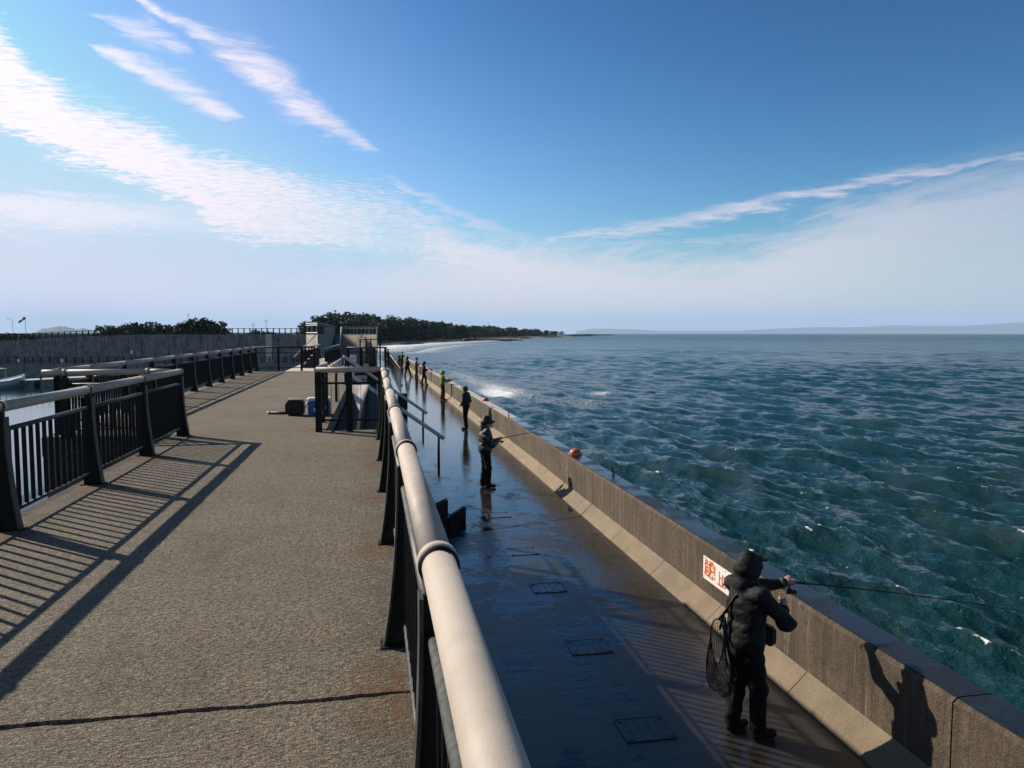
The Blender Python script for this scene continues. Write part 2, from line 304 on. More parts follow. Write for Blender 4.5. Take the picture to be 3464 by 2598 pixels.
M = dict(
    deck=mat_deck(), wet=mat_wet(), wall=mat_wall(), coping_wet=mat_coping_wet(), metal=mat_peel(), flange=mat_flange(), tube=mat_tube(),
    sea=mat_sea(), harbour=mat_harbour(),
    kerb=mat_granular('chamfer_concrete', (.30, .23, .155), (.22, .168, .113), .85, .024),
    coping_pale=mat_granular('pale_wall_top', (.50, .45, .40), (.44, .40, .36), .6, .004),  # paler tone for the wall-top segments past the joint
    edge=mat_granular('broken_concrete_edge', (.26, .23, .19), (.2, .18, .15), .9, .03),
    base=mat_granular('pier_concrete', (.17, .16, .14), (.12, .115, .10), .9, .02),
    steps=mat_wet(.10, .16, .5), drystep=mat_wet(.5, .12, .12), stepshade=simple('shaded_step_concrete', (.012, .014, .015), (.020, .021, .021), .8, spec=.1, scale=9, world_=True),  # shade on step sides and upper treads put into a near-black colour
    breakwater=mat_wall('stained_breakwater_concrete', (.13, .138, .122), (.38, .375, .33), (.07, .078, .07)),
    pale=mat_wall('pale_stained_concrete', (.60, .54, .46), (.72, .67, .59), (.40, .34, .27)),
    stair=mat_granular('stair_concrete', (.58, .52, .41), (.50, .45, .35)),
    dome=simple('orange_dome', (.48, .10, .035), (.30, .06, .025), .45, rvar=.2, scale=9),
    white=simple('white_paint', (.78, .76, .74), (.66, .64, .62), .5, scale=6),
    signred=simple('sign_red', (.70, .05, .015), (.62, .06, .02), .5),
    signyellow=simple('sign_yellow', (.85, .50, .03), (.8, .45, .03), .5),
    black=simple('black_plastic', (.008, .008, .009), (.013, .013, .014), .55, spec=.3, scale=20, rvar=.2),
    jacket=simple('black_jacket', (.0045, .006, .0065), (.008, .010, .011), .7, spec=.25, scale=18, bumpd=.014, bscale=16, rvar=.2),
    trousers=simple('black_trousers', (.005, .0055, .006), (.009, .010, .011), .75, spec=.2, scale=18, bumpd=.004, bscale=26, rvar=.2),
    boots=simple('black_boots', (.006, .006, .006), (.012, .011, .010), .55, spec=.3, scale=25),
    skin=simple('skin', (.42, .235, .165), (.36, .19, .13), .5, scale=30),
    hair=simple('dark_hair', (.012, .009, .008), (.02, .014, .011), .5, scale=60),
    brown=simple('brown_cap', (.10, .055, .033), (.075, .04, .025), .8, scale=30),
    greyjacket=simple('grey_green_jacket', (.026, .031, .029), (.016, .019, .018), .55, scale=18, bumpd=.004, bscale=30),
    tealjacket=simple('teal_jacket', (.035, .085, .085), (.028, .07, .07), .6, scale=18),
    limejacket=simple('lime_jacket', (.20, .23, .035), (.14, .17, .03), .6, scale=14, bumpd=.006, bscale=20),
    blue=simple('blue_plastic', (.02, .10, .38), (.018, .085, .32), .35, scale=8),
    sand=simple('sand', (.20, .165, .12), (.14, .115, .085), .9, scale=.05, world_=True),
    land=simple('scrub_ground', (.06, .075, .04), (.10, .095, .055), .95, scale=.05, world_=True),
    rock=simple('dark_rock', (.035, .033, .030), (.06, .055, .048), .7, scale=.4, bumpd=.3, bscale=1.2, world_=True),
    bark=simple('bark', (.06, .045, .032), (.04, .03, .022), .9),
    pine=leafmat('pine_needles', (.014, .034, .018), (.048, .072, .028), 5.),
    leaf=leafmat('broad_leaves', (.022, .046, .020), (.060, .080, .030), 5.),
    hill=simple('forest_hill', (.035, .055, .040), (.05, .07, .045), .95, scale=.001, world_=True),
    galv=simple('galvanised_steel', (.52, .50, .47), (.44, .42, .40), .5, scale=10),
    dgreen=simple('dark_green_paint', (.012, .03, .026), (.008, .02, .018), .5),
    hull=simple('boat_hull_paint', (.50, .55, .58), (.42, .47, .50), .4),
    glass=simple('dark_cabin_glass', (.01, .02, .02), (.02, .03, .03), .1),
    grate=simple('steel_grate', (.016, .018, .018), (.028, .028, .027), .42, .0, scale=30),
    gratel=simple('grate_edge', (.10, .11, .11), (.07, .075, .075), .45, .2, scale=30),
    cloth=simple('white_cloth', (.80, .77, .76), (.72, .69, .68), .8, scale=7, bumpd=.004, bscale=9),
    green=simple('green_fabric', (.02, .14, .07), (.015, .10, .05), .8),
)

def translucent(m, f):
    nt = m.node_tree; b = nt.nodes['Principled BSDF']; o = [n for n in nt.nodes if n.type == 'OUTPUT_MATERIAL'][0]
    tr = nt.nodes.new('ShaderNodeBsdfTranslucent'); tr.inputs[0].default_value = (.8, .76, .75, 1); mx = nt.nodes.new('ShaderNodeMixShader'); mx.inputs[0].default_value = f
    nt.links.new(b.outputs[0], mx.inputs[1]); nt.links.new(tr.outputs[0], mx.inputs[2]); nt.links.new(mx.outputs[0], o.inputs[0])
translucent(M['cloth'], .75)

# ------------------------------------------------------------------ mesh helpers
class MB:
    def __init__(s): s.v = []; s.f = []
    def add(s, v, f):
        o = len(s.v); s.v += [tuple(p) for p in v]; s.f += [tuple(i + o for i in q) for q in f]; return s
    def box(s, a, b):
        x0, y0, z0 = a; x1, y1, z1 = b
        return s.add([(x0, y0, z0), (x1, y0, z0), (x1, y1, z0), (x0, y1, z0), (x0, y0, z1), (x1, y0, z1), (x1, y1, z1), (x0, y1, z1)],
                     [(0, 3, 2, 1), (4, 5, 6, 7), (0, 1, 5, 4), (1, 2, 6, 5), (2, 3, 7, 6), (3, 0, 4, 7)])
    def tube(s, pts, r, n=10, caps=True):
        pts = [Vector(p) for p in pts]; rs = r if isinstance(r, (list, tuple)) else [r] * len(pts)
        rings = []
        for i, p in enumerate(pts):
            d = (pts[min(i + 1, len(pts) - 1)] - pts[max(i - 1, 0)]).normalized()
            a = d.cross(Vector((0, 0, 1)) if abs(d.z) < .95 else Vector((1, 0, 0))).normalized(); b = d.cross(a)
            rings.append([p + (a * math.cos(2 * math.pi * k / n) + b * math.sin(2 * math.pi * k / n)) * rs[i] for k in range(n)])
        v = [q for rg in rings for q in rg]; f = []
        for i in range(len(pts) - 1):
            for k in range(n): f.append((i * n + k, i * n + (k + 1) % n, (i + 1) * n + (k + 1) % n, (i + 1) * n + k))
        if caps: f.append(tuple(range(n))[::-1]); f.append(tuple((len(pts) - 1) * n + k for k in range(n)))
        return s.add(v, f)
    def prism(s, poly, h0, h1, axis='z'):
        n = len(poly)
        mk = {'z': lambda p, h: (p[0], p[1], h), 'y': lambda p, h: (p[0], h, p[1]), 'x': lambda p, h: (h, p[0], p[1])}[axis]
        return s.add([mk(p, h0) for p in poly] + [mk(p, h1) for p in poly],
                     [tuple(range(n))[::-1], tuple(range(n, 2 * n))] + [(i, (i + 1) % n, n + (i + 1) % n, n + i) for i in range(n)])
    def mesh(s, name, mats, smooth=False):
        me = bpy.data.meshes.new(name); me.from_pydata([tuple(p) for p in s.v], [], s.f)
        for m in (mats if isinstance(mats, (list, tuple)) else [mats]): me.materials.append(m)
        fix(me)
        if smooth: me.polygons.foreach_set('use_smooth', [True] * len(me.polygons))
        me.update(); return me
import bmesh
def fix(me):
    bm = bmesh.new(); bm.from_mesh(me); bmesh.ops.recalc_face_normals(bm, faces=bm.faces); bm.to_mesh(me); bm.free()
def ob(name, me, parent=None, loc=(0, 0, 0), rz=0., **props):
    o = bpy.data.objects.new(name, me); COL.objects.link(o); o.parent = parent
    o.location = loc; o.rotation_euler = (0, 0, rz)
    for k, v in props.items(): o[k] = v
    return o
def thing(name, label, cat, loc=(0, 0, 0), rz=0., group=None, kind=None):
    o = ob(name, None, None, loc, rz, label=label, category=cat); o.empty_display_size = .2
    if group: o['group'] = group
    if kind: o['kind'] = kind
    return o
def struct(name, label, loc=(0, 0, 0)):
    return ob(name, None, None, loc, kind='structure', label=label)
def bevel(me, w, seg=2):
    bm = bmesh.new(); bm.from_mesh(me)
    bmesh.ops.bevel(bm, geom=[e for e in bm.edges if e.is_manifold and e.calc_face_angle(0) > .5], offset=w, segments=seg, affect='EDGES', clamp_overlap=True)
    bm.to_mesh(me); bm.free(); return me
def meshbox(name, a, b, m, bv=0.):
    me = MB().box(a, b).mesh(name, m)
    return bevel(me, bv) if bv else me

WATER = -5.5
WALK = -2.15
def wx(y):                                  # the pier bends slightly
    return 0. if y < 30 else (-.0125 * (y - 30) if y < 58 else -.35 - .02 * (y - 58))

# ------------------------------------------------------------------ deck
deck = struct('deck', 'rough tan concrete promenade deck between black railings')
def slab(poly, z0, z1, m, name, parent, jag=()):
    """poly: list of (x,y); edges whose index is in jag are broken up unevenly"""
    pts = []
    for i, p in enumerate(poly):
        q = poly[(i + 1) % len(poly)]; pts.append(p)
        if i in jag:
            L = math.dist(p, q); n = max(2, int(L / .035))
            nx, ny = -(q[1] - p[1]) / L, (q[0] - p[0]) / L; w = 0
            for k in range(1, n):
                w = w * .75 + random.uniform(-.006, .006) + (random.uniform(0, .012) if random.random() < .08 else 0)
                t = k / n; pts.append((p[0] + (q[0] - p[0]) * t + nx * w, p[1] + (q[1] - p[1]) * t + ny * w))
    me = MB().prism(pts, z0, z1).mesh(name, m); return ob(name, me, parent)
slab([(-3.32, -9), (.27, -9), (.27, 3.425), (-3.32, 3.425)], -.32, 0, M['deck'], 'deck_slab', deck, (1, 2))
slab([(-3.32, 3.455), (.27, 3.455), (.27, 8.60), (-3.32, 8.60)], -.32, .003, M['deck'], 'deck_slab', deck, (0, 1))
slab([(-3.32, 8.609), (.27, 8.609), (.27, 13.24), (-3.32, 13.24)], -.32, .001, M['deck'], 'deck_slab', deck, (1,))
slab([(-5.36, 13.252), (-.84, 13.252), (-.84, 24.3), (-5.36, 24.3)], -.32, 0, M['deck'], 'deck_slab', deck)
slab([(-5.36, 24.312), (-.84, 24.312), (-.84, 34.5), (-5.36, 34.5)], -.32, .002, M['deck'], 'deck_slab', deck)
base = struct('pier', 'concrete body of the pier standing in the water')
ob('base', MB().box((-3.24, -9, -8), (.225, 13.2, -.325)).mesh('b', M['base']), base)
ob('base', MB().box((-5.28, 13.205, -8), (-.88, 34.4, -.325)).mesh('b', M['base']), base)
ob('base', MB().box((.23, -9, -8), (4.9, 34, WALK - .2)).mesh('b', M['base']), base)
# worn strip at the foot of the deck wall
nb = MB(); y = -8.
while y < 13.0:
    L = random.uniform(.12, .4); w = random.uniform(.02, .10)
    nb.box((.225, y, WALK - .05), (.25 + w, y + L, WALK + random.uniform(.02, .06))); y += L + .002
ob('broken_edge', nb.mesh('broken_edge', M['edge']), base, kind='stuff')

# ------------------------------------------------------------------ walkway
walk = struct('walkway', 'wet lower concrete fishing walkway below the deck')
slab([(.22, -9), (4.5, -9), (4.5, 14.92), (.22, 13.42)], WALK - .2, WALK, M['wet'], 'walkway_slab', walk, (2,))
slab([(.22, 13.445), (4.5, 14.945), (4.5, 35), (.22, 35)], WALK - .2, WALK, M['wet'], 'walkway_slab', walk, (0,))
slab([(-2.4, 35.015), (4.5, 35.015), (4.5 + wx(58), 58), (-2.4, 58)], WALK - .2, WALK, M['wet'], 'walkway_slab', walk)
slab([(-2.4, 58.015), (4.5 + wx(58), 58.015), (4.5 + wx(104), 104), (-2.4, 104)], WALK - .2, WALK, M['wet'], 'walkway_slab', walk)
ob('base', MB().prism([(-2.4, 35), (4.9, 35), (3.6, 104), (-2.4, 104)], -8, WALK - .205).mesh('b', M['base']), base)

# ------------------------------------------------------------------ seating steps
steps = struct('seating_steps', 'wet concrete seating steps going down to the walkway')
edges = [1.82, 1.37, .93, .35, -.27]; rise = 2.15 / 6
def cut(x): return 14.8 + (x - 1.82) * 1.45 - .25 * math.sin((x - .3) / 1.52 * math.pi) if x > .29 else 13.26
for k, xe in enumerate(edges):
    xi = edges[k + 1] if k + 1 < len(edges) else -.838
    zt = WALK + rise * (k + 1); poly = []
    n = 8
    for i in range(n + 1):
        x_ = xi + (xe - xi) * i / n; poly.append((x_, cut(x_) + random.uniform(-.012, .012)))
    poly += [(xe, 51.5), (xi, 51.5)]
    me = MB().prism(poly, WALK - .1, zt).mesh('step', M['steps'] if k < 3 else M['stepshade']); bevel(me, .045, 3); me.materials.append(M['stepshade']); [setattr(f_, 'material_index', 1) for f_ in me.polygons if f_.normal.z < .5]
    so_ = ob('step', me, steps)
ob('platform', meshbox('platform', (.2, 51.52, WALK - .1), (1.95, 97, WALK + rise), M['steps'], .01), steps)

# ------------------------------------------------------------------ sea wall
wall = thing('sea_wall', 'waist high stained concrete sea wall with a chamfered foot along the walkway', 'wall')
ys = [-9, 5.0, 14.95, 25.05, 35, 45, 55, 65, 75, 85, 95, 104]
for i in range(len(ys) - 1):
    y0, y1 = ys[i] + .008, ys[i + 1] - .008
    secA = [(4.53, WALK - .1), (4.53, -1.255), (4.562, -1.222), (4.905, -1.222), (4.935, -1.25), (4.98, -8), (4.60, -8), (4.60, WALK - .1)]
    n = len(secA)
    v = [(x + wx(y0), y0, z) for x, z in secA] + [(x + wx(y1), y1, z) for x, z in secA]
    me = MB().add(v, [tuple(range(n)), tuple(range(n, 2 * n))] + [(k, (k + 1) % n, n + (k + 1) % n, n + k) for k in range(n)]).mesh('wall_segment', M['wall'])
    seg = ob('wall_segment', me, wall)
    me = MB().add([(x + wx(yy), yy, z) for yy in (y0, y1) for x, z in ((4.575, -1.23), (4.575, -1.212), (4.90, -1.212), (4.90, -1.23))],
                  [(0, 1, 2, 3), (4, 5, 6, 7), (0, 1, 5, 4), (1, 2, 6, 5), (2, 3, 7, 6), (3, 0, 4, 7)]).mesh('coping', M['coping_wet'] if y1 < 25.2 else M['coping_pale'])
    ob('coping', me, seg)
    nk = 5 if i else 7
    for k in range(nk):
        a = y0 + (y1 - y0) * k / nk + .006; c = y0 + (y1 - y0) * (k + 1) / nk - .006; j = random.uniform(-.006, .006)
        sec = [(4.30 + j, WALK - .02), (4.30 + j, WALK + .012), (4.527, WALK + .235 + j), (4.527, WALK - .02)]
        me = MB().add([(x + wx(a), a, z) for x, z in sec] + [(x + wx(c), c, z) for x, z in sec],
                      [(0, 1, 2, 3), (4, 5, 6, 7), (0, 1, 5, 4), (1, 2, 6, 5), (2, 3, 7, 6), (3, 0, 4, 7)]).mesh('kerb_stone', M['kerb'])
        ob('kerb_stone', me, seg)

# dome markers and small irons on the wall top
dm = MB(); rings = 8; seg_ = 20
for i in range(rings + 1):
    a = i / rings * math.pi / 2; r = .145 * math.cos(a) ** .8 if i < rings else .001
    dm.v += [(r * math.cos(2 * math.pi * k / seg_), r * math.sin(2 * math.pi * k / seg_), .015 + .135 * math.sin(a)) for k in range(seg_)]
for i in range(rings):
    for k in range(seg_): dm.f.append((i * seg_ + k, i * seg_ + (k + 1) % seg_, (i + 1) * seg_ + (k + 1) % seg_, (i + 1) * seg_ + k))
dome_me = dm.mesh('dome', M['dome'], True)
flange_me = MB().tube([(0, 0, 0), (0, 0, .018)], .165, 20).mesh('flange', M['dome'])
labs = ['sunlit orange plastic dome marker on the wet dark wall top', 'reddish brown dome marker on the pale wall top beside the breaking foam',
        'small dark dome marker on the wall top beside the lime jacket angler', 'tiny dark dome marker on the wall top just past the angler in black bucket hat', 'tiny dome marker on the wall top by the far end of the pier']
for yy, lb in zip((17.1, 31.5, 45.3, 58., 95.), labs):
    t = thing('dome_marker', lb, 'marker', (4.75 + wx(yy), yy, -1.212), group='dome markers on the sea wall')
    ob('dome', dome_me, t); ob('flange', flange_me, t)
for yy, hh, lb in ((14.6, .16, 'short rusty iron stub standing on the outer edge of the wet wall top'), (25.05, .22, 'thin dark iron bar rising at the joint behind the bucket hat angler')):
    xx = 4.86 if yy < 20 else 4.57
    t = thing('iron_stub', lb, 'iron bar', (xx, yy, -1.222))
    ob('bar', MB().tube([(0, 0, 0), (0, 0, hh)], .014, 8).mesh('bar', M['metal']), t); ob('bar', MB().tube([(-.02, -.16, 0), (-.02, -.16, hh * .6)], .014, 8).mesh('bar', M['metal']), t)
    ob('tie', MB().tube([(0, 0, .02), (-.02, -.16, .02)], .01, 6).mesh('tie', M['metal']), t)

# warning sign on the wall
sg = thing('warning_sign', 'white warning sign with red Japanese lettering fixed to the sea wall', 'sign', (4.522, 9.53, -1.72))
ob('panel', meshbox('panel', (-.008, -1.34, 0), (0, 0, .32), M['white'], .002), sg)
def text(body, size, loc, m, parent, off=0., name='lettering'):
    cu = bpy.data.curves.new(name, 'FONT'); cu.body = body; cu.size = size; cu.offset = off; cu.extrude = .0008; cu.resolution_u = 3
    o = bpy.data.objects.new(name, cu); COL.objects.link(o); bpy.context.view_layer.update()
    me = bpy.data.meshes.new_from_object(o.evaluated_get(bpy.context.evaluated_depsgraph_get()))
    bpy.data.objects.remove(o); me.materials.clear(); me.materials.append(m)
    # stand the text up: x -> -y, y -> z
    mt = Matrix(((0, 0, -1, 0), (-.56, 0, 0, 0), (0, 1, 0, 0), (0, 0, 0, 1))); me.transform(mt)
    return ob(name, me, parent, loc)
text('危険!', .26, (-.0105, -.05, .085), M['signyellow'], sg, .005)
text('危険!', .26, (-.0125, -.045, .085), M['signred'], sg, .003)
text('上に', .22, (-.0125, -.44, .06), M['signred'], sg, .002)
for yy, zz in ((-.03, .29), (-.03, .03), (-.66, .29), (-1.3, .29), (-1.3, .03)):
    ob('screw', MB().tube([(-.012, yy, zz), (-.006, yy, zz)], .007, 8).mesh('screw', M['metal']), sg)

# ------------------------------------------------------------------ drain grates
gf = MB()
for a, b_ in (((-.256, -.21, 0), (-.246, .21, .008)), ((.246, -.21, 0), (.256, .21, .008)), ((-.256, -.21, 0), (.256, -.20, .0085)), ((-.256, .20, 0), (.256, .21, .0085))): gf.box(a, b_)
gfm = gf.mesh('frame', M['gratel']); gpm = meshbox('plate', (-.244, -.197, 0), (.244, .197, .004), M['wet'])
gbm = meshbox('bar', (-.004, -.196, .004), (.004, .196, .008), M['gratel']); gcm = meshbox('corner', (-.02, -.016, .004), (.02, .016, .010), M['grate'])
gl_ = ['drain grate in the dark wet walkway beside the angler with the landing net', 'second drain grate from the angler with the landing net', 'third drain grate along the walkway, before the joint', 'drain grate just short of the walkway joint', 'drain grate beyond the joint beside the bottom seating step']
for yy, lb in zip((6.62, 8.55, 10.7, 12.6, 15.26), gl_):
    t = thing('drain_grate', lb, 'drain grate', (2.56, yy, WALK + .002), group='drain grates in the walkway')
    ob('frame', gfm, t); ob('plate', gpm, t)
    for k in range(4): ob('bar', gbm, t, (-.15 + k * .1, 0, 0))
    for sx in (-1, 1):
        for sy in (-1, 1): ob('corner', gcm, t, (sx * .205, sy * .165, 0))

# ------------------------------------------------------------------ railings
def post_meshes(s):
    H_ = .985; N = 9; inner = []
    for i in range(N + 1):
        z = H_ * i / N; inner.append((.042 + .080 * (1 - z / H_) ** 2.2, z))
    web = MB().prism([(-.048 * s, 0.012), *[(x * s, max(z, .012)) for x, z in inner], (-.048 * s, H_)], -.009, .009, 'y').mesh('post', M['metal'])
    fl = MB()
    for i in range(N):
        (x0, z0), (x1, z1) = inner[i], inner[i + 1]
        fl.add([((x0 + .001) * s, -.042, z0), ((x0 + .001) * s, .042, z0), ((x1 + .001) * s, .042, z1), ((x1 + .001) * s, -.042, z1),
                ((x0 + .013) * s, -.042, z0), ((x0 + .013) * s, .042, z0), ((x1 + .013) * s, .042, z1), ((x1 + .013) * s, -.042, z1)],
               [(0, 1, 2, 3), (4, 5, 6, 7), (0, 1, 5, 4), (1, 2, 6, 5), (2, 3, 7, 6), (3, 0, 4, 7)])
    flm = fl.mesh('flange', M['flange'])
    ofm = meshbox('flange', (min(-.049 * s, -.061 * s), -.042, .012), (max(-.049 * s, -.061 * s), .042, H_), M['metal'])
    bp = meshbox('base_plate', (-.09, -.065, 0), (.09 + .06, .065, .012), M['metal']) if s > 0 else meshbox('base_plate', (-.15, -.065, 0), (.09, .065, .012), M['metal'])
    return web, flm, ofm, bp
PM = {1: post_meshes(1), -1: post_meshes(-1)}
def tube_y(r, L, n, name, m): return MB().tube([(0, 0, 0), (0, L, 0)], r, n).mesh(name, m, True)
cache = {}
def cached(key, fn):
    if key not in cache: cache[key] = fn()
    return cache[key]
slat_me = meshbox('slat', (-.018, -.006, .150), (.018, .006, .862), M['metal'])
collar_me = MB().tube([(0, -.022, 0), (0, .022, 0)], .0575, 24).mesh('collar', M['tube'], True)
seal_me = MB().tube([(0, -.034, 0), (0, -.0225, 0)], .0565, 24).mesh('seal', M['black'], True)
bracket_me = meshbox('bracket', (-.03, -.03, .975), (.03, .03, 1.03), M['metal'])
def mesh_strip():
    g = MB()
    for k in range(64):
        y_ = .04 + k * .03; g.box((-.0015, y_ - .0015, -.42), (.0015, y_ + .0015, .13))
    for z_ in np.arange(-.40, .13, .06): g.box((-.0045, .03, z_ - .0015), (-.0025, 1.96, z_ + .0015))
    return g.mesh('netting', M['metal'])
def railing(label, p0, p1, stops, s, slats=True, h=1.07, net=False, group=None, z=0., name='railing', tube=True, top_r=.0475, end0=0., end1=0.):
    """stops: distances of posts along p0->p1; s=+1: the deck lies towards local +x"""
    d = Vector((p1[0] - p0[0], p1[1] - p0[1], 0)); L = d.length
    t = thing(name, label, 'railing', (p0[0], p0[1], z), math.atan2(d.y, d.x) - math.pi / 2, group)
    web, flm, ofm, bp = PM[s]
    for q in stops:
        pt = ob('post', web, t, (0, q, 0)); ob('flange', flm, pt); ob('flange', ofm, pt); ob('base_plate', bp, pt); ob('bracket', bracket_me, pt)
        ob('collar', collar_me, t, (0, q, h)); ob('seal', seal_me, t, (0, q, h))
    allq = [-end0] + [q for q in stops if 0.05 < q < L - .05] + [L + end1]
    for a, b_ in zip(allq[:-1], allq[1:]):
        ln = round(b_ - a, 3)
        ob('top_rail', cached(('t', ln, top_r), lambda: tube_y(top_r, ln - .004, 28, 'top_rail', M['tube'])), t, (0, a + .002, h))
    for a, b_ in zip(stops[:-1], stops[1:]):
        ln = round(b_ - a, 3)
        ob('upper_bar', cached(('u', ln), lambda: tube_y(.022, ln - .10, 14, 'upper_bar', M['flange'])), t, (.012 * s, a + .05, .872))
        ob('lower_bar', cached(('l', ln), lambda: tube_y(.016, ln - .10, 10, 'lower_bar', M['flange'])), t, (.012 * s, a + .05, .135))
        if slats:
            n = max(2, int(round(ln / .146)) - 1)
            for k in range(n): ob('slat', slat_me, t, (0, a + ln * (k + 1) / (n + 1), 0))
        if net: ob('netting', cached(('net',), mesh_strip), t, (-.22 * s, a, 0), kind='stuff')
    return t
ev = lambda a, b_: [float(q) for q in np.arange(a, b_ + .01, 2.)]
railing('beige tube railing with black slats along the harbour side, casting its shadow on the deck', (-3.15, -5), (-3.15, 13), ev(0, 18), 1, net=True, end1=.09)
railing('short railing crossing over the water from the end of the harbour side railing', (-3.3, 13.06), (-5.05, 13.06), [.35, 1.6], 1, end0=.0, end1=.18)
railing('long beige and black railing of the wider deck beyond the cross railing', (-5.2, 13.4), (-5.2, 34.6), [.2, 1.6] + [float(q) for q in np.arange(3.6, 21.7, 2.)], 1)
railing('beige tube railing with black slats along the deck edge over the walkway', (.168, -4), (.168, 13.1), [0., 2., 4., 6., 8., 10., 12., 14., 16., 17.05], -1, end1=.04)
def frame_rail(label, p0, p1, stops, z=0., h=1.07, mids=(.84, .2), wires=0, m='metal', r=.05, name='railing', tubem='tube', pw=.05, group=None):
    d = Vector((p1[0] - p0[0], p1[1] - p0[1], 0)); L = d.length
    t = thing(name, label, 'railing', (p0[0], p0[1], z), math.atan2(d.y, d.x) - math.pi / 2, group)
    ob('top_rail', MB().tube([(0, 0, h), (0, L, h)], r, 18).mesh('top_rail', M[tubem], True), t)
    for q in stops: ob('post', meshbox('post', (-pw * .8, q - pw, 0), (pw * .8, q + pw, h - r * .7), M[m], .004), t)
    for z_ in mids:
        ob('bar', meshbox('bar', (-.014, .02, z_ - .018), (.014, L - .02, z_ + .018), M[m]), t)
    for k in range(wires):
        q = L * (k + 1) / (wires + 1); ob('wire', MB().tube([(.02, q, mids[-1]), (.02, q, mids[0])], .004, 5).mesh('wire', M[m]), t)
    return t
frame_rail('open frame railing with thin wires closing the deck end above the seating steps', (-.97, 13.12), (.15, 13.12), [.03, .55, 1.1], wires=8, pw=.055)
frame_rail('short open railing stub beside the cooler boxes', (-.96, 13.2), (-.96, 15.6), [.3, 1.3, 2.35], mids=(.84, .2), wires=4)
frame_rail('dark railing closing the far end of the wide deck', (-5.2, 34.75), (-2.6, 34.75), [.02, 1.0, 2.0, 2.58], mids=(.82, .15), tubem='metal', r=.035)
# handrails down the steps
for yy, lb in ((18.9, 'sloping steel handrail down the seating steps beside the bucket hat angler'), (25.0, 'sloping steel handrail down the seating steps beside the angler in brown cap')):
    t = thing('handrail', lb, 'handrail', (0, yy, 0), group='handrails on the seating steps')
    ob('rail', MB().tube([(-1.0, 0, .93), (-.9, 0, .90), (1.62, 0, -.90), (1.76, 0, -1.0)], .05, 12).mesh('rail', M['galv'], True), t)
    ob('post', MB().tube([(1.62, 0, WALK + rise), (1.62, 0, -.92)], .034, 10).mesh('post', M['metal'], True), t)
    ob('post', MB().tube([(.60, 0, WALK + rise * 3), (.60, 0, -.19)], .034, 10).mesh('post', M['metal'], True), t)
    ob('post', MB().tube([(-.92, 0, 0), (-.92, 0, .9)], .034, 10).mesh('post', M['metal'], True), t)
t = thing('handrail', 'dark railing along the platform edge towards the far end of the walkway', 'handrail', (0, 0, 0))
A_, B_ = Vector((1.88, 52.7, WALK + rise)), Vector((1.90, 94, WALK + rise))
ob('rail', MB().tube([A_ + Vector((0, 0, 1)), B_ + Vector((0, 0, 1.0))], .04, 10).mesh('rail', M['tube'], True), t)
for k in range(14): 
    q = A_.lerp(B_, k / 13); ob('post', MB().tube([q, q + Vector((0, 0, .97))], .04, 8).mesh('post', M['metal']), t)
ob('bar', MB().tube([A_ + Vector((0, 0, .55)), B_ + Vector((0, 0, .55))], .02, 8).mesh('bar', M['metal']), t)
# short dark bollards on the lowest step
for yy, lb in ((30.6, 'squat black bin standing on the seating steps behind the railing'), ):
    t = thing('bin', lb, 'bin', (1.15, yy, WALK + rise * 2))
    ob('body', meshbox('body', (-.2, -.2, 0), (.2, .2, .62), M['black'], .03), t); ob('lid', meshbox('lid', (-.22, -.22, .622), (.22, .22, .67), M['black'], .02), t)

# cloth on the cross railing
cb = MB(); n = 8
pts = [(-.42, .80), (-.06, .80), (-.25, .33)]
for j in range(n + 1):
    for i in range(n + 1):
        u = i / n; v = j / n
        x_ = (pts[0][0] * (1 - u) + pts[1][0] * u) * (1 - v) + pts[2][0] * v; z_ = pts[0][1] * (1 - v) + pts[2][1] * v
        cb.v.append((x_, .012 * math.sin(u * 9 + v * 4), z_))
for j in range(n):
    for i in range(n): cb.f.append((j * (n + 1) + i, j * (n + 1) + i + 1, (j + 1) * (n + 1) + i + 1, (j + 1) * (n + 1) + i))
cm = cb.mesh('cloth', M['cloth'], True)
co = ob('white_cloth', cm, None, (0, 13.22, 0), label='white triangular cloth hanging from the open frame railing', category='cloth')
so = co.modifiers.new('s', 'SOLIDIFY'); so.thickness = .004

# cooler and bag
t = thing('cooler_box', 'blue cooler box with a white lid standing on the deck beside the black bag', 'cooler box', (-1.13, 15.95, 0), R(6))
ob('body', meshbox('body', (-.23, -.15, 0), (.23, .15, .30), M['blue'], .02), t); ob('lid', meshbox('lid', (-.24, -.16, .302), (.24, .16, .36), M['white'], .02), t)
hd = ob('handle', MB().tube([(-.245, -.12, .26), (-.275, -.12, .16), (-.275, .12, .16), (-.245, .12, .26)], .012, 8).mesh('handle', M['white'], True), t)
ob('badge', meshbox('badge', (-.12, -.154, .09), (.02, -.150, .15), M['white']), t)
t = thing('tackle_bag', 'black boxy tackle bag with pale top standing beside the blue cooler', 'bag', (-1.60, 15.9, 0), R(-4))
ob('body', bevel(meshbox('body', (-.17, -.14, 0), (.17, .14, .33), M['black']), .035, 3), t); ob('top', meshbox('top', (-.15, -.12, .328), (.15, .12, .36), M['cloth'], .02), t)
ob('pocket', meshbox('pocket', (-.20, -.1, .05), (-.172, .1, .25), M['black'], .01), t)
ob('strap', MB().tube([(-.1, -.143, .3), (-.1, -.155, .15), (-.1, -.143, .02)], .012, 6).mesh('strap', M['black']), t)
t = thing('rod_case', 'thin black rod case lying on the deck against the tackle bag', 'case', (-1.72, 16.1, .03), R(78))
ob('tube', MB().tube([(-.02, -.1, 0), (0, .45, 0)], .028, 10).mesh('tube', M['black'], True), t); ob('cap', MB().tube([(0, .452, 0), (0, .50, 0)], .032, 10).mesh('cap', M['white'], True), t)
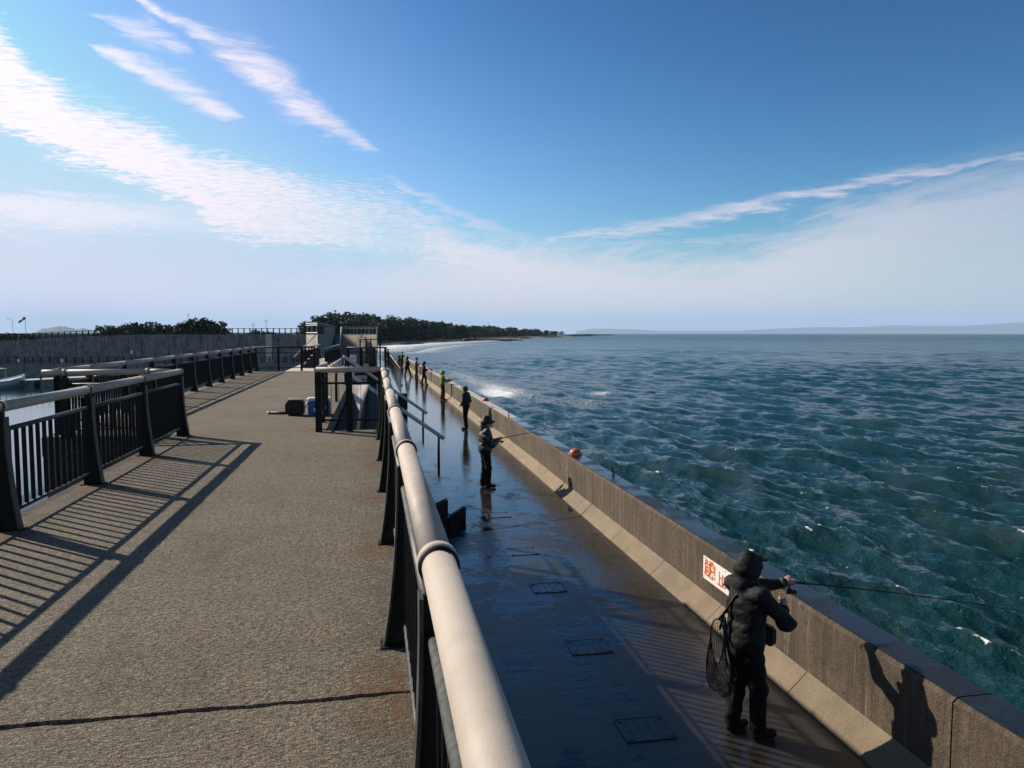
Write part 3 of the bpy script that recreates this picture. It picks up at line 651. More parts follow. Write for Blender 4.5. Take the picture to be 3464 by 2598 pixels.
ob('litter', MB().add([(0, 0, .012), (.16, .02, .016), (.19, .05, .012), (.02, .035, .02)], [(0, 1, 2, 3)]).mesh('litter', M['cloth']), None, (-1.88, 9.63, .0), label='scrap of white paper lying on the deck', category='litter')

# ------------------------------------------------------------------ beyond the deck
land_ = struct('landing', 'concrete landing and ramp beyond the wide deck')
ob('slab', meshbox('slab', (-4.5, 34.52, -.9), (-2.45, 60, -.25), M['stair']), land_)
ob('slab', meshbox('slab', (-1.45, 37.4, -2.2), (.75, 39.6, -.1), M['wet']), land_)
def dark_rail(label, p0, p1, z, group=None):
    d = Vector((p1[0] - p0[0], p1[1] - p0[1], 0)); L = d.length
    t = thing('railing', label, 'railing', (p0[0], p0[1], z), math.atan2(d.y, d.x) - math.pi / 2, group)
    ob('top_rail', tube_y(.05, L, 12, 'top_rail', M['tube']), t, (0, 0, 1.07))
    ob('upper_bar', tube_y(.022, L, 8, 'bar', M['flange']), t, (0, 0, .86)); ob('lower_bar', tube_y(.018, L, 8, 'bar', M['flange']), t, (0, 0, .14))
    n = int(L / 2)
    for k in range(n + 1): ob('post', PM[1][0], t, (0, L * k / n, 0))
    m_ = int(L / .146)
    for k in range(m_): ob('slat', slat_me, t, (0, (k + .5) * .146, 0))
    return t
dark_rail('dark slatted railing on the seaward side of the landing ramp', (-2.75, 44.5), (-2.55, 58), -.25)
dark_rail('dark slatted railing on the harbour side of the landing ramp', (-4.2, 46), (-4.0, 58), -.25)
frame_rail('netted frame railing with a white notice beyond the seating steps', (-1.3, 38.), (.68, 38.), [.05, .72, 1.32, 1.9], z=-.1, h=1.08, mids=(.86, .1), wires=16, tubem='flange', r=.04, pw=.06)
t = thing('notice', 'small white notice with a red roundel on the netted frame railing', 'sign', (-1.0, 37.93, .45))
ob('panel', meshbox('panel', (-.16, -.006, -.18), (.16, .004, .18), M['white']), t)
ob('roundel', MB().tube([(0, -.012, 0), (0, -.0065, 0)], .09, 18).mesh('roundel', M['signred']), t)
ob('roundel_centre', MB().tube([(0, -.017, 0), (0, -.0125, 0)], .065, 18).mesh('roundel', M['white']), t)
# side stair up to the block
t = thing('side_stair', 'dark side stair with pale worn treads rising behind the deck end', 'stairs', (-4.3, 43.2, -.6))
for k in range(7):
    ob('tread', meshbox('tread', (k * .16, 0, .02 + k * .2), (k * .16 + .2, 1.1, .06 + k * .2), M['pale']), t)
ob('stringer', MB().prism([(-.05, -.4), (1.3, -.4), (1.3, 1.3), (1.15, 1.3), (-.05, 0)], -.08, -.005, 'y').mesh('stringer', M['black']), t)
ob('handrail', MB().tube([(-.1, -.05, .95), (1.2, -.05, 2.3)], .03, 8).mesh('handrail', M['tube'], True), t)
# pale concrete block with rail
t = thing('concrete_block', 'pale stained concrete block end of the raised walkway with a railing on top', 'wall', (0, 0, 0))
ob('face', MB().prism([(-6.2, 72.5), (-5.0, 70), (-4.99, 70.25), (-6.19, 72.75)], -6, 1.58).mesh('face', M['pale']), t)
ob('body', MB().prism([(-6.18, 72.77), (-5.0, 70.28), (-5.02, 104), (-6.18, 104)], -6, 1.56).mesh('body', M['breakwater']), t)
for xx in (-6.1, -5.6, -5.1): ob('post', meshbox('post', (xx - .03, 70.12 - (xx + 5.0) * 2.08, 1.58), (xx + .03, 70.2 - (xx + 5.0) * 2.08, 2.62), M['galv']), t)
for zz in (1.75, 2.45, 2.62): ob('rail', MB().tube([(-6.2, 72.62, zz), (-5.0, 70.12, zz)], .045, 6).mesh('rail', M['galv']), t)
for zz in (2.4, 2.62): ob('rail', meshbox('rail', (-5.1, 70.4, zz - .03), (-5.04, 104, zz + .04), M['dgreen']), t)
for k in range(14): ob('post', meshbox('post', (-5.1, 70.6 + k * 2.5, 1.56), (-5.0, 70.72 + k * 2.5, 2.6), M['black']), t)
ob('screen', meshbox('screen', (-5.09, 80, 1.57), (-5.05, 103, 2.42), M['dgreen']), t)
# wide stair platform
t = thing('stair_platform', 'sunlit concrete stair rising to a railed platform at the far end of the pier', 'stairs')
for k in range(15):
    y0 = 88 + k * .42; ob('step', MB().prism([(-3.9, y0 + 5.2), (-1.0, y0 + 1.7), (-1.0, y0 + 2.1 if k < 14 else 104), (-3.9, y0 + 5.6 if k < 14 else 104)], WALK - .1, WALK + (k + 1) * .243).mesh('step', M['stair']), t)
ob('ramp_wall', MB().prism([(-.995, 95.2), (.45, 93.2), (.45, 104), (-.995, 104)], WALK - .1, 1.5).mesh('ramp_wall', M['stair']), t)
ob('side_wall', MB().prism([(91.5, WALK), (104, WALK), (104, 1.6), (99.6, 1.6)], -4.7, -3.905, 'x').mesh('side_wall', M['breakwater']), t)
for k in range(10): ob('post', meshbox('post', (-3.85 + k * .475 - .018, 96.5, 1.49), (-3.85 + k * .475 + .018, 96.55, 2.45), M['galv']), t)
for zz in (1.56, 2.30, 2.47): ob('rail', meshbox('rail', (-3.9, 96.49, zz), (.47, 96.56, zz + .06), M['galv']), t)
ob('mast', meshbox('mast', (.44, 96.3, -.9), (.56, 96.42, 2.66), M['galv']), t)
ob('handrail', MB().tube([(-3.95, 96.4, 2.5), (-3.95, 88.2, -1.2)], .06, 8).mesh('handrail', M['galv'], True), t)
for q in (-1.9, -1.6): ob('handrail', MB().tube([(q, 96.4, 2.2 - 1.0), (q + 1.9, 91.5, -1.6)], .04, 8).mesh('handrail', M['flange'], True), t)
frame_rail('dark frame railing standing before the sunlit stair', (-1.1, 62), (.6, 62), [.05, .9, 1.65], z=WALK + .01, h=3.35, mids=(2.7, 1.4), tubem='flange', r=.04, pw=.06)
t = thing('end_fence', 'pale picket fence closing the far end of the walkway', 'fence', (1.3, 101, WALK))
for k in range(22): ob('picket', meshbox('picket', (k * .12, 0, .05), (k * .12 + .05, .04, 1.2), M['galv']), t)
for zz in (.2, 1.15): ob('bar', meshbox('bar', (-.05, .042, zz), (2.7, .07, zz + .07), M['flange']), t)

# ------------------------------------------------------------------ harbour: breakwater, quay, boat, pontoon
P0, P1 = Vector((-92, 171.0)), Vector((-13, 161.5)); BL = (P1 - P0).length; bang = math.atan2(P1.y - P0.y, P1.x - P0.x)
bw = thing('breakwater', 'long dark streaked concrete breakwater wall across the harbour', 'wall', (P0.x, P0.y, 0), bang)
def btop(s): return float(np.interp(s / BL, [0, .18, .52, .60, 1], [-.5, .05, 1.35, 1.48, 1.5]))
npan = 60; pw_ = BL / npan
for k in range(npan):
    s0 = k * pw_ + .03; s1 = (k + 1) * pw_ - .03; off = random.uniform(-.04, .04)
    me = MB().add([(s0, off, -4.4), (s1, off, -4.4), (s1, 1., -4.4), (s0, 1., -4.4), (s0, off, btop(s0)), (s1, off, btop(s1)), (s1, 1., btop(s1)), (s0, 1., btop(s0))],
                  [(0, 3, 2, 1), (4, 5, 6, 7), (0, 1, 5, 4), (1, 2, 6, 5), (2, 3, 7, 6), (3, 0, 4, 7)]).mesh('wall_panel', M['pale'] if k == 53 else M['breakwater'])
    ob('wall_panel', me, bw)
ob('core', MB().add([(0, .3, -8), (BL, .3, -8), (BL, 6, -8), (0, 6, -8), (0, .3, -.6), (BL, .3, 1.42), (BL, 6, 1.42), (0, 6, -.6)], [(0, 3, 2, 1), (4, 5, 6, 7), (0, 1, 5, 4), (1, 2, 6, 5), (2, 3, 7, 6), (3, 0, 4, 7)]).mesh('core', M['breakwater']), bw)
fe = thing('breakwater_fence', 'thin dark post and rail fence along the top of the breakwater', 'fence', (P0.x, P0.y, 0), bang)
fpm = meshbox('post', (-.10, -.08, 0), (.10, .08, 1.3), M['black'])
for k in range(66):
    s = .4 + k * (BL - .8) / 65; ob('post', fpm, fe, (s, .3, btop(s)))
for zz in (.3, 1.2):
    ob('rail', MB().tube([(s, .3, btop(s) + zz) for s in np.linspace(0, BL, 30)], .06, 6).mesh('rail', M['flange']), fe)
q = struct('quay', 'low concrete quay at the foot of the breakwater')
qo = ob('slab', meshbox('slab', (-8, -3.2, -9), (BL, -.06, -4.35), M['breakwater']), q); q.location = (P0.x, P0.y, 0); q.rotation_euler = (0, 0, bang)
fe = thing('quay_fence', 'low dark fence along the quay edge at the foot of the breakwater', 'fence', (P0.x, P0.y, -4.35), bang)
for k in range(48): ob('post', fpm, fe, (.5 + k * 1.62, -2.9, 0))
for zz in (.6, 1.15): ob('rail', MB().tube([(0, -2.9, zz), (BL, -2.9, zz)], .05, 6).mesh('rail', M['flange']), fe)
for s, lb in ((22, 'small white notice on the quay fence beyond the fishing boat'), (30.5, 'small white notice on the quay fence right of the first notice'), (43, 'white notice mounted highest on the breakwater wall')):
    up_ = 1.0 if s != 43 else 2.6
    t = thing('notice', lb, 'sign', (P0.x + (s) * math.cos(bang) + (-2.97 if s != 43 else -.12) * -math.sin(bang), P0.y + s * math.sin(bang) + (-2.97 if s != 43 else -.12) * math.cos(bang), -4.35 + up_ - .45), bang)
    ob('panel', meshbox('panel', (-.28, -.03, -.35), (.28, 0, .35), M['white']), t); ob('bracket', meshbox('bracket', (-.05, 0.001, -.3), (.05, .04, .3), M['galv']), t)

hw = MB(); 
hv = [(-400, -60), (-3.0, -60), (-3.0, 13), (-5.0, 13.2), (-5.0, 36), (-2.3, 36), (-2.3, 106), (-6, 106), (-12, 160), (-90, 169), (-400, 175)]
hw.add([(x, y, WATER) for x, y in hv], [tuple(range(len(hv)))])
ob('harbour_water', hw.mesh('harbour_water', M['harbour']), kind='structure', label='calm bright water of the harbour basin')

# fishing boat
t = thing('fishing_boat', 'small pale blue-grey fishing boat with a canopied wheelhouse moored in the harbour', 'boat', (-48.6, 106.5, WATER), R(62))
def hull():
    g = MB(); secs = [(-4.6, .95, .75, .0), (-3, 1.15, .72, -.1), (-1, 1.25, .78, -.15), (1.5, 1.2, .95, -.15), (3.4, .8, 1.25, -.05), (4.6, .12, 1.6, .2)]
    for x_, w, zt, zb in secs: g.v += [(x_, -w, zt), (x_, -w * .92, zt * .45), (x_, -w * .45, zb), (x_, w * .45, zb), (x_, w * .92, zt * .45), (x_, w, zt)]
    for i in range(len(secs) - 1):
        for k in range(5): g.f.append((i * 6 + k, i * 6 + k + 1, (i + 1) * 6 + k + 1, (i + 1) * 6 + k))
        g.f.append((i * 6 + 5, i * 6, (i + 1) * 6, (i + 1) * 6 + 5))
    g.f.append((0, 1, 2, 3, 4, 5)); g.f.append((30, 31, 32, 33, 34, 35)); return g.mesh('hull', M['hull'])
ob('hull', hull(), t)
ob('gunwale', MB().tube([(-4.6, -.95, .8), (-1, -1.25, .83), (1.5, -1.2, 1.0), (3.4, -.8, 1.3), (4.6, 0, 1.66), (3.4, .8, 1.3), (1.5, 1.2, 1.0), (-1, 1.25, .83), (-4.6, .95, .8)], .07, 8).mesh('gunwale', M['white']), t)
ob('wheelhouse', meshbox('wheelhouse', (-1.6, -.7, .8), (.6, .7, 2.5), M['hull'], .08), t)
for sy in (-1, 1): ob('window', meshbox('window', (-1.3, sy * .705 - .01, 1.55), (.35, sy * .705 + .01, 2.25), M['glass']), t)
ob('window', meshbox('window', (.605, -.55, 1.6), (.62, .55, 2.25), M['glass']), t)
ob('canopy', meshbox('canopy', (-3.8, -1.05, 2.56), (1.3, 1.05, 2.66), M['white'], .03), t)
for xx in (-3.6, 1.15):
    for yy in (-.95, .95): ob('pole', MB().tube([(xx, yy, .8), (xx, yy, 2.56)], .04, 6).mesh('pole', M['white']), t)
ob('radar', MB().tube([(-.6, 0, 2.66), (-.6, 0, 3.1), (-.6, 0, 3.5)], [.32, .30, .05], 12).mesh('radar', M['white'], True), t)
ob('engine_box', meshbox('engine_box', (-3.2, -.5, .75), (-2.1, .5, 1.35), M['black'], .05), t)
for k, yy in enumerate((-.98, 1.0)): ob('fender', MB().tube([(-2.4 + k, yy * 1.25, .15), (-2.4 + k, yy * 1.25, .65)], .13, 8).mesh('fender', M['black'], True), t)
t = thing('pontoon', 'long dark floating pontoon moored behind the fishing boat', 'pontoon', (-45.0, 107.9, WATER), R(52))
ob('body', meshbox('body', (0, 0, -.3), (26, 3.0, .95), M['breakwater'], .05), t); ob('top', meshbox('top', (.05, .05, .951), (25.95, 2.95, 1.0), M['galv']), t)
for k in range(6): ob('tyre', MB().tube([(1.2 + k * 4, -.16, .45), (1.2 + k * 4, -.01, .45)], .42, 14).mesh('tyre', M['black'], True), t)
for k in range(3): ob('bollard', MB().tube([(2 + k * 8, .5, 1.0), (2 + k * 8, .5, 1.45)], .14, 10).mesh('bollard', M['black'], True), t)

# ------------------------------------------------------------------ shore, trees, rocks, hills
shore = [(-420, 205), (-160, 200), (-60, 215), (-22, 300), (-8, 380), (3.5, 425), (14, 470), (42, 552), (76, 640), (120, 762), (185, 946), (279, 1187), (445, 1600)]
def off_poly(d):
    out = []
    for i, p in enumerate(shore):
        a = Vector(shore[max(i - 1, 0)]); b_ = Vector(shore[min(i + 1, len(shore) - 1)]); t_ = (b_ - a).normalized()
        out.append(Vector(p) + Vector((-t_.y, t_.x)) * d)
    return out
def strip(ds, zs, name, m, label):
    g = MB(); n = len(shore)
    for d, z_ in zip(ds, zs):
        for p in off_poly(d): g.v.append((p.x, p.y, z_))
    for j in range(len(ds) - 1):
        for i in range(n - 1): g.f.append((j * n + i, j * n + i + 1, (j + 1) * n + i + 1, (j + 1) * n + i))
    return ob(name, g.mesh(name, m, True), kind='structure', label=label)
strip([-25, -6, 10, 26], [-7.2, -5.7, -5.0, -4.2], 'beach', M['sand'], 'narrow sand beach along the wooded shore')
strip([25, 40, 90, 260, 900, 4000], [-4.25, -3.4, -3.0, -2.5, -2., 2.], 'land', M['land'], 'scrubby land behind the beach')
def tree_mesh(seed, pine):
    r = random.Random(seed); g = MB(); H_ = 1.0
    cl_ = []
    for k in range(34 if pine else 34):
        a = r.uniform(0, 6.283)
        if pine: z_ = r.uniform(.10, .96); rad = .36 * (1.12 - z_ * .85) ** .5 * r.uniform(.3, 1.1); s = r.uniform(.08, .15)
        else: z_ = r.uniform(.28, .95); rad = .40 * math.sqrt(max(.05, 1 - ((z_ - .55) / .47) ** 2)) * r.uniform(.4, 1.0); s = r.uniform(.08, .14)
        cl_.append((rad * math.cos(a), rad * math.sin(a), z_, s))
    for cx, cy_, cz, s in cl_:
        for q_ in range(26):
            v = Vector((r.gauss(0, 1), r.gauss(0, 1), r.gauss(0, .75))); v = v.normalized() * s * r.uniform(.5, 1.1)
            n_ = Vector((r.gauss(0, 1), r.gauss(0, 1), r.gauss(.5, 1))).normalized(); a_ = n_.cross(Vector((.3, .5, .8))).normalized(); b_ = n_.cross(a_)
            w = r.uniform(.022, .042) * (1 if pine else 1.15); c = Vector((cx, cy_, cz)) + v
            g.add([c - a_ * w - b_ * w * .6, c + a_ * w - b_ * w * .5, c + a_ * w * .5 + b_ * w, c - a_ * w * .7 + b_ * w * .8], [(0, 1, 2, 3)])
    me = bpy.data.meshes.new('crown'); me.from_pydata([tuple(p) for p in g.v], [], g.f); me.materials.append(M['pine' if pine else 'leaf'])
    tr = MB().tube([(0, 0, -.05), (r.uniform(-.02, .02), 0, .35), (r.uniform(-.05, .05), r.uniform(-.03, .03), .8)], [.026, .019, .008], 6)
    for k in range(5):
        c = cl_[k]; tr.tube([(0, 0, .35 + .08 * k), (c[0] * .8, c[1] * .8, c[2])], [.010, .004], 4)
    return me, tr.mesh('trunk', M['bark'])
PINES = [tree_mesh(k, True) for k in range(4)]; BROAD = [tree_mesh(50 + k, False) for k in range(4)]
ntree = 0
def tree(x, y, z, h, w, pine, label, group):
    me, tr = (PINES if pine else BROAD)[random.randrange(4)]
    t = thing('pine_tree' if pine else 'broadleaf_tree', label, 'tree', (x, y, z), random.uniform(0, 6.28), group); t.scale = (h * w, h * w, h)
    ob('crown', me, t); ob('trunk', tr, t)
L1 = 'dark pine crowded in the wood along the shore'
sp = off_poly(0)
for row, (d0, n_) in enumerate(((32, 62), (42, 60), (54, 56), (72, 50))):
    for k in range(n_):
        u = (k + random.uniform(.1, .9)) / n_
        u = 4.0 + u ** 1.1 * 8.0
        i = min(int(u), len(shore) - 2); f = u - i
        pp = off_poly(d0 + random.uniform(-5, 5)); p = pp[i].lerp(pp[i + 1], f)
        if p.x / p.y < -.088: continue
        hh = random.uniform(10.5, 14.5) * (1.12 if row > 1 else .92) * float(np.interp(p.y, [430, 640, 760, 1600], [1.30, 1.30, 1.08, .85])) * float(np.interp(p.x / p.y, [-.088, -.05, -.02], [.62, .95, 1.0]))
        tree(p.x, p.y, -3.8, hh, random.uniform(1.0, 1.4) * (1 + .04 * i), True, L1, 'pines of the shore wood')
L2 = 'broad rounded tree in the clump showing over the breakwater'
for k in range(9): tree(-77 + k * 2.2 + random.uniform(-.6, .6), 235 + random.uniform(-4, 4), -3.2, random.uniform(7.0, 7.8) + (.5 if 4 < k < 8 else 0), random.uniform(.9, 1.15), False, L2, 'trees behind the left part of the breakwater')
L3 = 'tall rounded tree in the dense clump beside the mast pole'
for k in range(7): tree(-55 + k * 1.65 + random.uniform(-.4, .4), 232 + random.uniform(-4, 4), -3.2, random.uniform(8.8, 9.4) - abs(k - 3) * .30, random.uniform(.85, 1.05), False, L3, 'trees behind the middle of the breakwater')
L4 = 'low dark bush on the rise behind the windsock'
for k in range(9): tree(-108 + k * 2.0, 225 + random.uniform(-4, 4), -3.0, random.uniform(4.6, 5.4) - k * .10, 1.25, False, L4, 'bushes behind the windsock')
L5 = 'small tree between the utility poles over the breakwater'
for k in range(5): tree(-40 + k * 1.7, 260 + random.uniform(-3, 3), -3.2, random.uniform(5.6, 6.2) - abs(k - 2) * .25, 1.0, False, L5, 'small trees over the breakwater')
# rocks
def rock(x, y, L, W, H_, seed, label, rz=0.):
    r = random.Random(seed); g = MB(); n, m_ = 28, 9
    for j in range(m_):
        for i in range(n):
            a = 2 * math.pi * i / n; e = j / (m_ - 1) * math.pi / 2
            k = 1 + .22 * math.sin(3 * a + seed) + .14 * math.sin(7 * a + seed * 2) + r.uniform(-.10, .10)
            g.v.append((L * math.cos(a) * math.cos(e) ** .6 * k, W * math.sin(a) * math.cos(e) ** .6 * k, -.8 + (H_ + .8) * math.sin(e) * (1 + r.uniform(-.2, .2))))
    for j in range(m_ - 1):
        for i in range(n): g.f.append((j * n + i, j * n + (i + 1) % n, (j + 1) * n + (i + 1) % n, (j + 1) * n + i))
    ob('rock', g.mesh('rock', M['rock']), None, (x, y, WATER), rz, label=label, category='rock', group='rocks off the shore')
rock(100, 655, 22, 8, 1.7, 1, 'long low dark rock in the water before the sand beach', .3)
rock(88, 672, 12, 6, 2.6, 2, 'humped dark rock standing behind the long low rock', .2)
rock(128, 712, 16, 7, 1.4, 3, 'low dark rock at the outer end of the rock row', .2)
rock(24, 478, 11, 5, 1.4, 4, 'dark rock shelf in the white surf at the beach', .9)
rock(196, 985, 20, 9, 1.8, 7, 'dark rock lying off the middle of the wooded shore', .5)
rock(296, 1225, 26, 10, 2.0, 8, 'dark rock ledge off the tapering end of the wood', .5)
rock(452, 1625, 38, 14, 3.0, 9, 'broad dark rock at the tip of the wooded point', .4)
rock(640, 2180, 60, 20, 4, 5, 'low dark reef off the wooded point', .4)
rock(800, 2560, 70, 20, 3, 6, 'farthest low reef lying under the hills', .4)

def hills(name, label, a0, a1, dist, hfun, seed):
    g = MB(); n = 220; r = np.random.default_rng(seed); ph = r.uniform(0, 6.28, 12)
    for i in range(n + 1):
        a = R(a0 + (a1 - a0) * i / n); u = i / n
        h = hfun(u) * (1 + sum(.16 / (k + 1) * math.sin(u * (9 + 11 * k) + ph[k]) for k in range(9)))
        for dd, hh in ((0, -26), (1200, h * .35), (2600, max(h, 2)), (6000, h * .5)):
            wob = 1 + .15 * math.sin(i * .9 + dd) if hh > 0 and dd != 2600 else 1
            rr = dist + dd; g.v.append((rr * math.sin(a), rr * math.cos(a), hh * wob))
    for i in range(n):
        for k in range(3): g.f.append((i * 4 + k, i * 4 + k + 1, i * 4 + 5 + k, i * 4 + 4 + k))
    ob(name, g.mesh(name, M['hill'], True), kind='structure', label=label)
hills('hills', 'long blue hazy hill range across the bay', 15.5, 75, 31000, lambda u: np.interp(u, [0, .02, .06, .10, .2, .32, .5, .62, 1], [60, 200, 170, 110, 120, 260, 480, 540, 640]), 3)
hills('hills', 'pale blue hill beyond the harbour', -22.3, -18.4, 9000, lambda u: 85 * math.sin(math.pi * u) ** .7 + 2, 5)

# poles and small things over the breakwater
def pole(name, label, cat, x, y, z0, z1, r=.08, extras=()):
    t = thing(name, label, cat, (x, y, z0)); ob('pole', MB().tube([(0, 0, 0), (0, 0, z1 - z0)], [r, r * .7], 8).mesh('pole', M['galv']), t)
    for nm, me, l in extras: ob(nm, me, t, l)
    return t
ws = MB().tube([(0, 0, 0), (-.7, 0, -.45), (-1.35, 0, -.85), (-2.0, 0, -1.5)], [.42, .40, .34, .26], 10, False)
pole('windsock', 'windsock pole with a green and white striped sock', 'windsock', -108.3, 260, -3, 6.9, .10,
     [('sock', MB().tube([(-.1, 0, 0), (-.65, 0, -.4)], [.42, .40], 10, False).mesh('sock', M['green']), (0, 0, 9.6)), ('sock_band', MB().tube([(-.66, 0, -.41), (-1.1, 0, -.75)], [.40, .36], 10, False).mesh('sock', M['white']), (0, 0, 9.6)),
      ('sock', MB().tube([(-1.11, 0, -.76), (-1.9, 0, -1.5)], [.36, .28], 10, False).mesh('sock', M['green']), (0, 0, 9.6))])
pole('street_lamp', 'tall street lamp with a bent arm left of the windsock', 'lamp post', -112.0, 260, -3, 6.0, .08, [('arm', MB().tube([(0, 0, 9), (-.3, 0, 9.25), (-1.1, 0, 9.3)], .05, 6).mesh('arm', M['galv']), (0, 0, 0)), ('lamp_head', meshbox('lamp_head', (-1.7, -.12, 9.22), (-1.1, .12, 9.36), M['galv']), (0, 0, 0))])
xa = meshbox('crossarm', (-.9, -.06, -.06), (.9, .06, .06), M['galv'])
pole('utility_pole', 'short utility pole with crossarms over the breakwater', 'pole', -45.4, 300, -3, 5.6, .13, [('crossarm', xa, (0, 0, 8.3)), ('crossarm', xa, (0, 0, 7.6))])
pole('utility_pole', 'taller utility pole with crossarms right of the small trees', 'pole', -40.6, 300, -3, 7.0, .13, [('crossarm', xa, (0, 0, 9.7)), ('crossarm', xa, (0, 0, 9.0))])
pole('utility_pole', 'antenna pole standing up from the dense tree clump', 'pole', -56.2, 245, -3, 7.4, .10, [('crossarm', meshbox('c', (-.4, -.06, -.06), (.4, .06, .06), M['galv']), (0, 0, 10.4))])
pole('radio_mast', 'thin lattice mast above the far shore wood', 'mast', 193, 1250, -3, 22, .5, [('crossarm', meshbox('c', (-1.6, -.15, -.15), (1.6, .15, .15), M['galv']), (0, 0, 20))])

# ------------------------------------------------------------------ sea
def make_sea():
    th = np.concatenate([np.arange(R(-25), R(-6), R(.5)), np.arange(R(-6), R(48), .0020), np.arange(R(50), R(118), R(.8))])
    rr = [4.9]
    while rr[-1] < 900: rr.append(rr[-1] * 1.0052 + .003)
    while rr[-1] < 9000: rr.append(rr[-1] * 1.02)
    rr = np.array(rr); T, RR = np.meshgrid(th, rr); X = RR * np.sin(T); Y = RR * np.cos(T)
    r_ = np.random.default_rng(11); n = 150
    lam = np.exp(r_.uniform(math.log(.30), math.log(9), n)); k = 2 * math.pi / lam
    spread = np.where(lam > 3, .34, .50); ang = math.pi + .25 + r_.normal(0, 1, n) * spread      # towards the wall
    amp = .0108 * lam ** .92 * np.exp(-(lam / 7.5) ** 2) * r_.uniform(.5, 1.4, n); ph = r_.uniform(0, 6.283, n)
    Zs = np.zeros_like(X); DX = np.zeros_like(X); DY = np.zeros_like(X); J = np.zeros_like(X)
    near = rr < 1500; Xn, Yn, Rn = X[near], Y[near], RR[near]
    zz = np.zeros_like(Xn); ddx = np.zeros_like(Xn); ddy = np.zeros_like(Xn); jj = np.zeros_like(Xn)
    gust = .75 + .5 * (np.sin(Xn * .045 + 1.3 * np.sin(Yn * .021)) * np.sin(Yn * .037 + .7)) * .6
    for i in range(n):
        w = np.clip(1.5 - (Rn * .0053 * 2.8) / lam[i], 0, 1)
        p = k[i] * (np.cos(ang[i]) * Xn + np.sin(ang[i]) * Yn) + ph[i]
        a = amp[i] * w * gust; zz += a * np.sin(p); cs = a * np.cos(p) * .62
        ddx += cs * np.cos(ang[i]); ddy += cs * np.sin(ang[i]); jj += k[i] * a * np.sin(p) * .72
    Zs[near] = zz; DX[near] = ddx; DY[near] = ddy; J[near] = jj
    foam = np.zeros_like(X)
    thr = np.quantile(jj[(Rn < 160) & (Xn > 5)], .985); fn = .95 * np.clip((jj - thr) / .38, 0, 1); foam[near] = fn
    # foam by the wall and in the surf
    g = lambda x0, y0, sx, sy: np.exp(-((X - x0) / sx) ** 2 - ((Y - y0) / sy) ** 2)
    foam += 1.0 * g(14.3, 88, 1.5, 5) + .48 * g(17, 92, 3.5, 14) + .5 * g(15, 120, 4, 30) + .6 * g(27, 86, 2.5, 3) + .40 * g(22, 74, 5, 8) + .5 * g(7, 40, 2, 60)
    sx_ = np.array([p[0] for p in shore]); sy_ = np.array([p[1] for p in shore])
    D = np.full_like(X, 1e9)
    for i in range(3, len(shore) - 1):
        ax, ay = shore[i]; bx, by = shore[i + 1]; vx, vy = bx - ax, by - ay
        t = np.clip(((X - ax) * vx + (Y - ay) * vy) / (vx * vx + vy * vy), 0, 1)
        D = np.minimum(D, np.hypot(X - ax - t * vx, Y - ay - t * vy))
    foam += np.interp(Y, [450, 650, 800, 1600], [1, .75, .34, .3]) * 1.2 * np.exp(-(D / 36.) ** 2) + .45 * np.exp(-(D / 60.) ** 2) * (np.sin(D * .16 + .6 * np.sin(X * .05)) > .45)
    Zs += .9 * np.exp(-((D - 22) / 9.) ** 2)
    shallow = np.clip(np.exp(-(D / 260.) ** 2) + .35 * np.exp(-((X - 5) / 14.) ** 2), 0, 1)
    m_, n_ = X.shape; V = np.stack([X + DX, Y + DY, WATER + Zs], -1).reshape(-1, 3)
    idx = np.arange(m_ * n_).reshape(m_, n_); Q = np.stack([idx[:-1, :-1], idx[:-1, 1:], idx[1:, 1:], idx[1:, :-1]], -1).reshape(-1, 4)
    cx = X.reshape(-1)[Q].mean(1); cy_ = Y.reshape(-1)[Q].mean(1)
    lim = np.where(cy_ < 30, 4.75, np.where(cy_ < 104, 4.75 - .0195 * (cy_ - 30), -14.))
    shx = np.interp(cy_, sy_[2:], sx_[2:]) - 40
    keep = (cx > lim) & ((cy_ < 215) | (cx > shx) | (cy_ > 1600)); Q = Q[keep]
    used = np.unique(Q); remap = np.full(m_ * n_, -1); remap[used] = np.arange(len(used)); Q = remap[Q]
    me = bpy.data.meshes.new('sea'); me.vertices.add(len(used)); me.vertices.foreach_set('co', V[used].astype(np.float32).ravel())
    me.loops.add(Q.size); me.loops.foreach_set('vertex_index', Q[:, ::-1].astype(np.int32).ravel())
    me.polygons.add(len(Q)); me.polygons.foreach_set('loop_start', np.arange(0, Q.size, 4, dtype=np.int32)); me.polygons.foreach_set('use_smooth', np.ones(len(Q), bool))
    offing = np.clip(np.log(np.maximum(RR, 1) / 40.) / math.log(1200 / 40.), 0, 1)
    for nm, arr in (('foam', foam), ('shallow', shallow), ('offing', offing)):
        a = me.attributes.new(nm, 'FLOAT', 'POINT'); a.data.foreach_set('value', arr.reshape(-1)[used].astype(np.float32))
    me.update(); me.validate(); me.materials.append(M['sea'])
    if len(me.polygons) and me.polygons[0].normal.z < 0: me.flip_normals()
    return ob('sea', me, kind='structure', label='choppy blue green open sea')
make_sea()

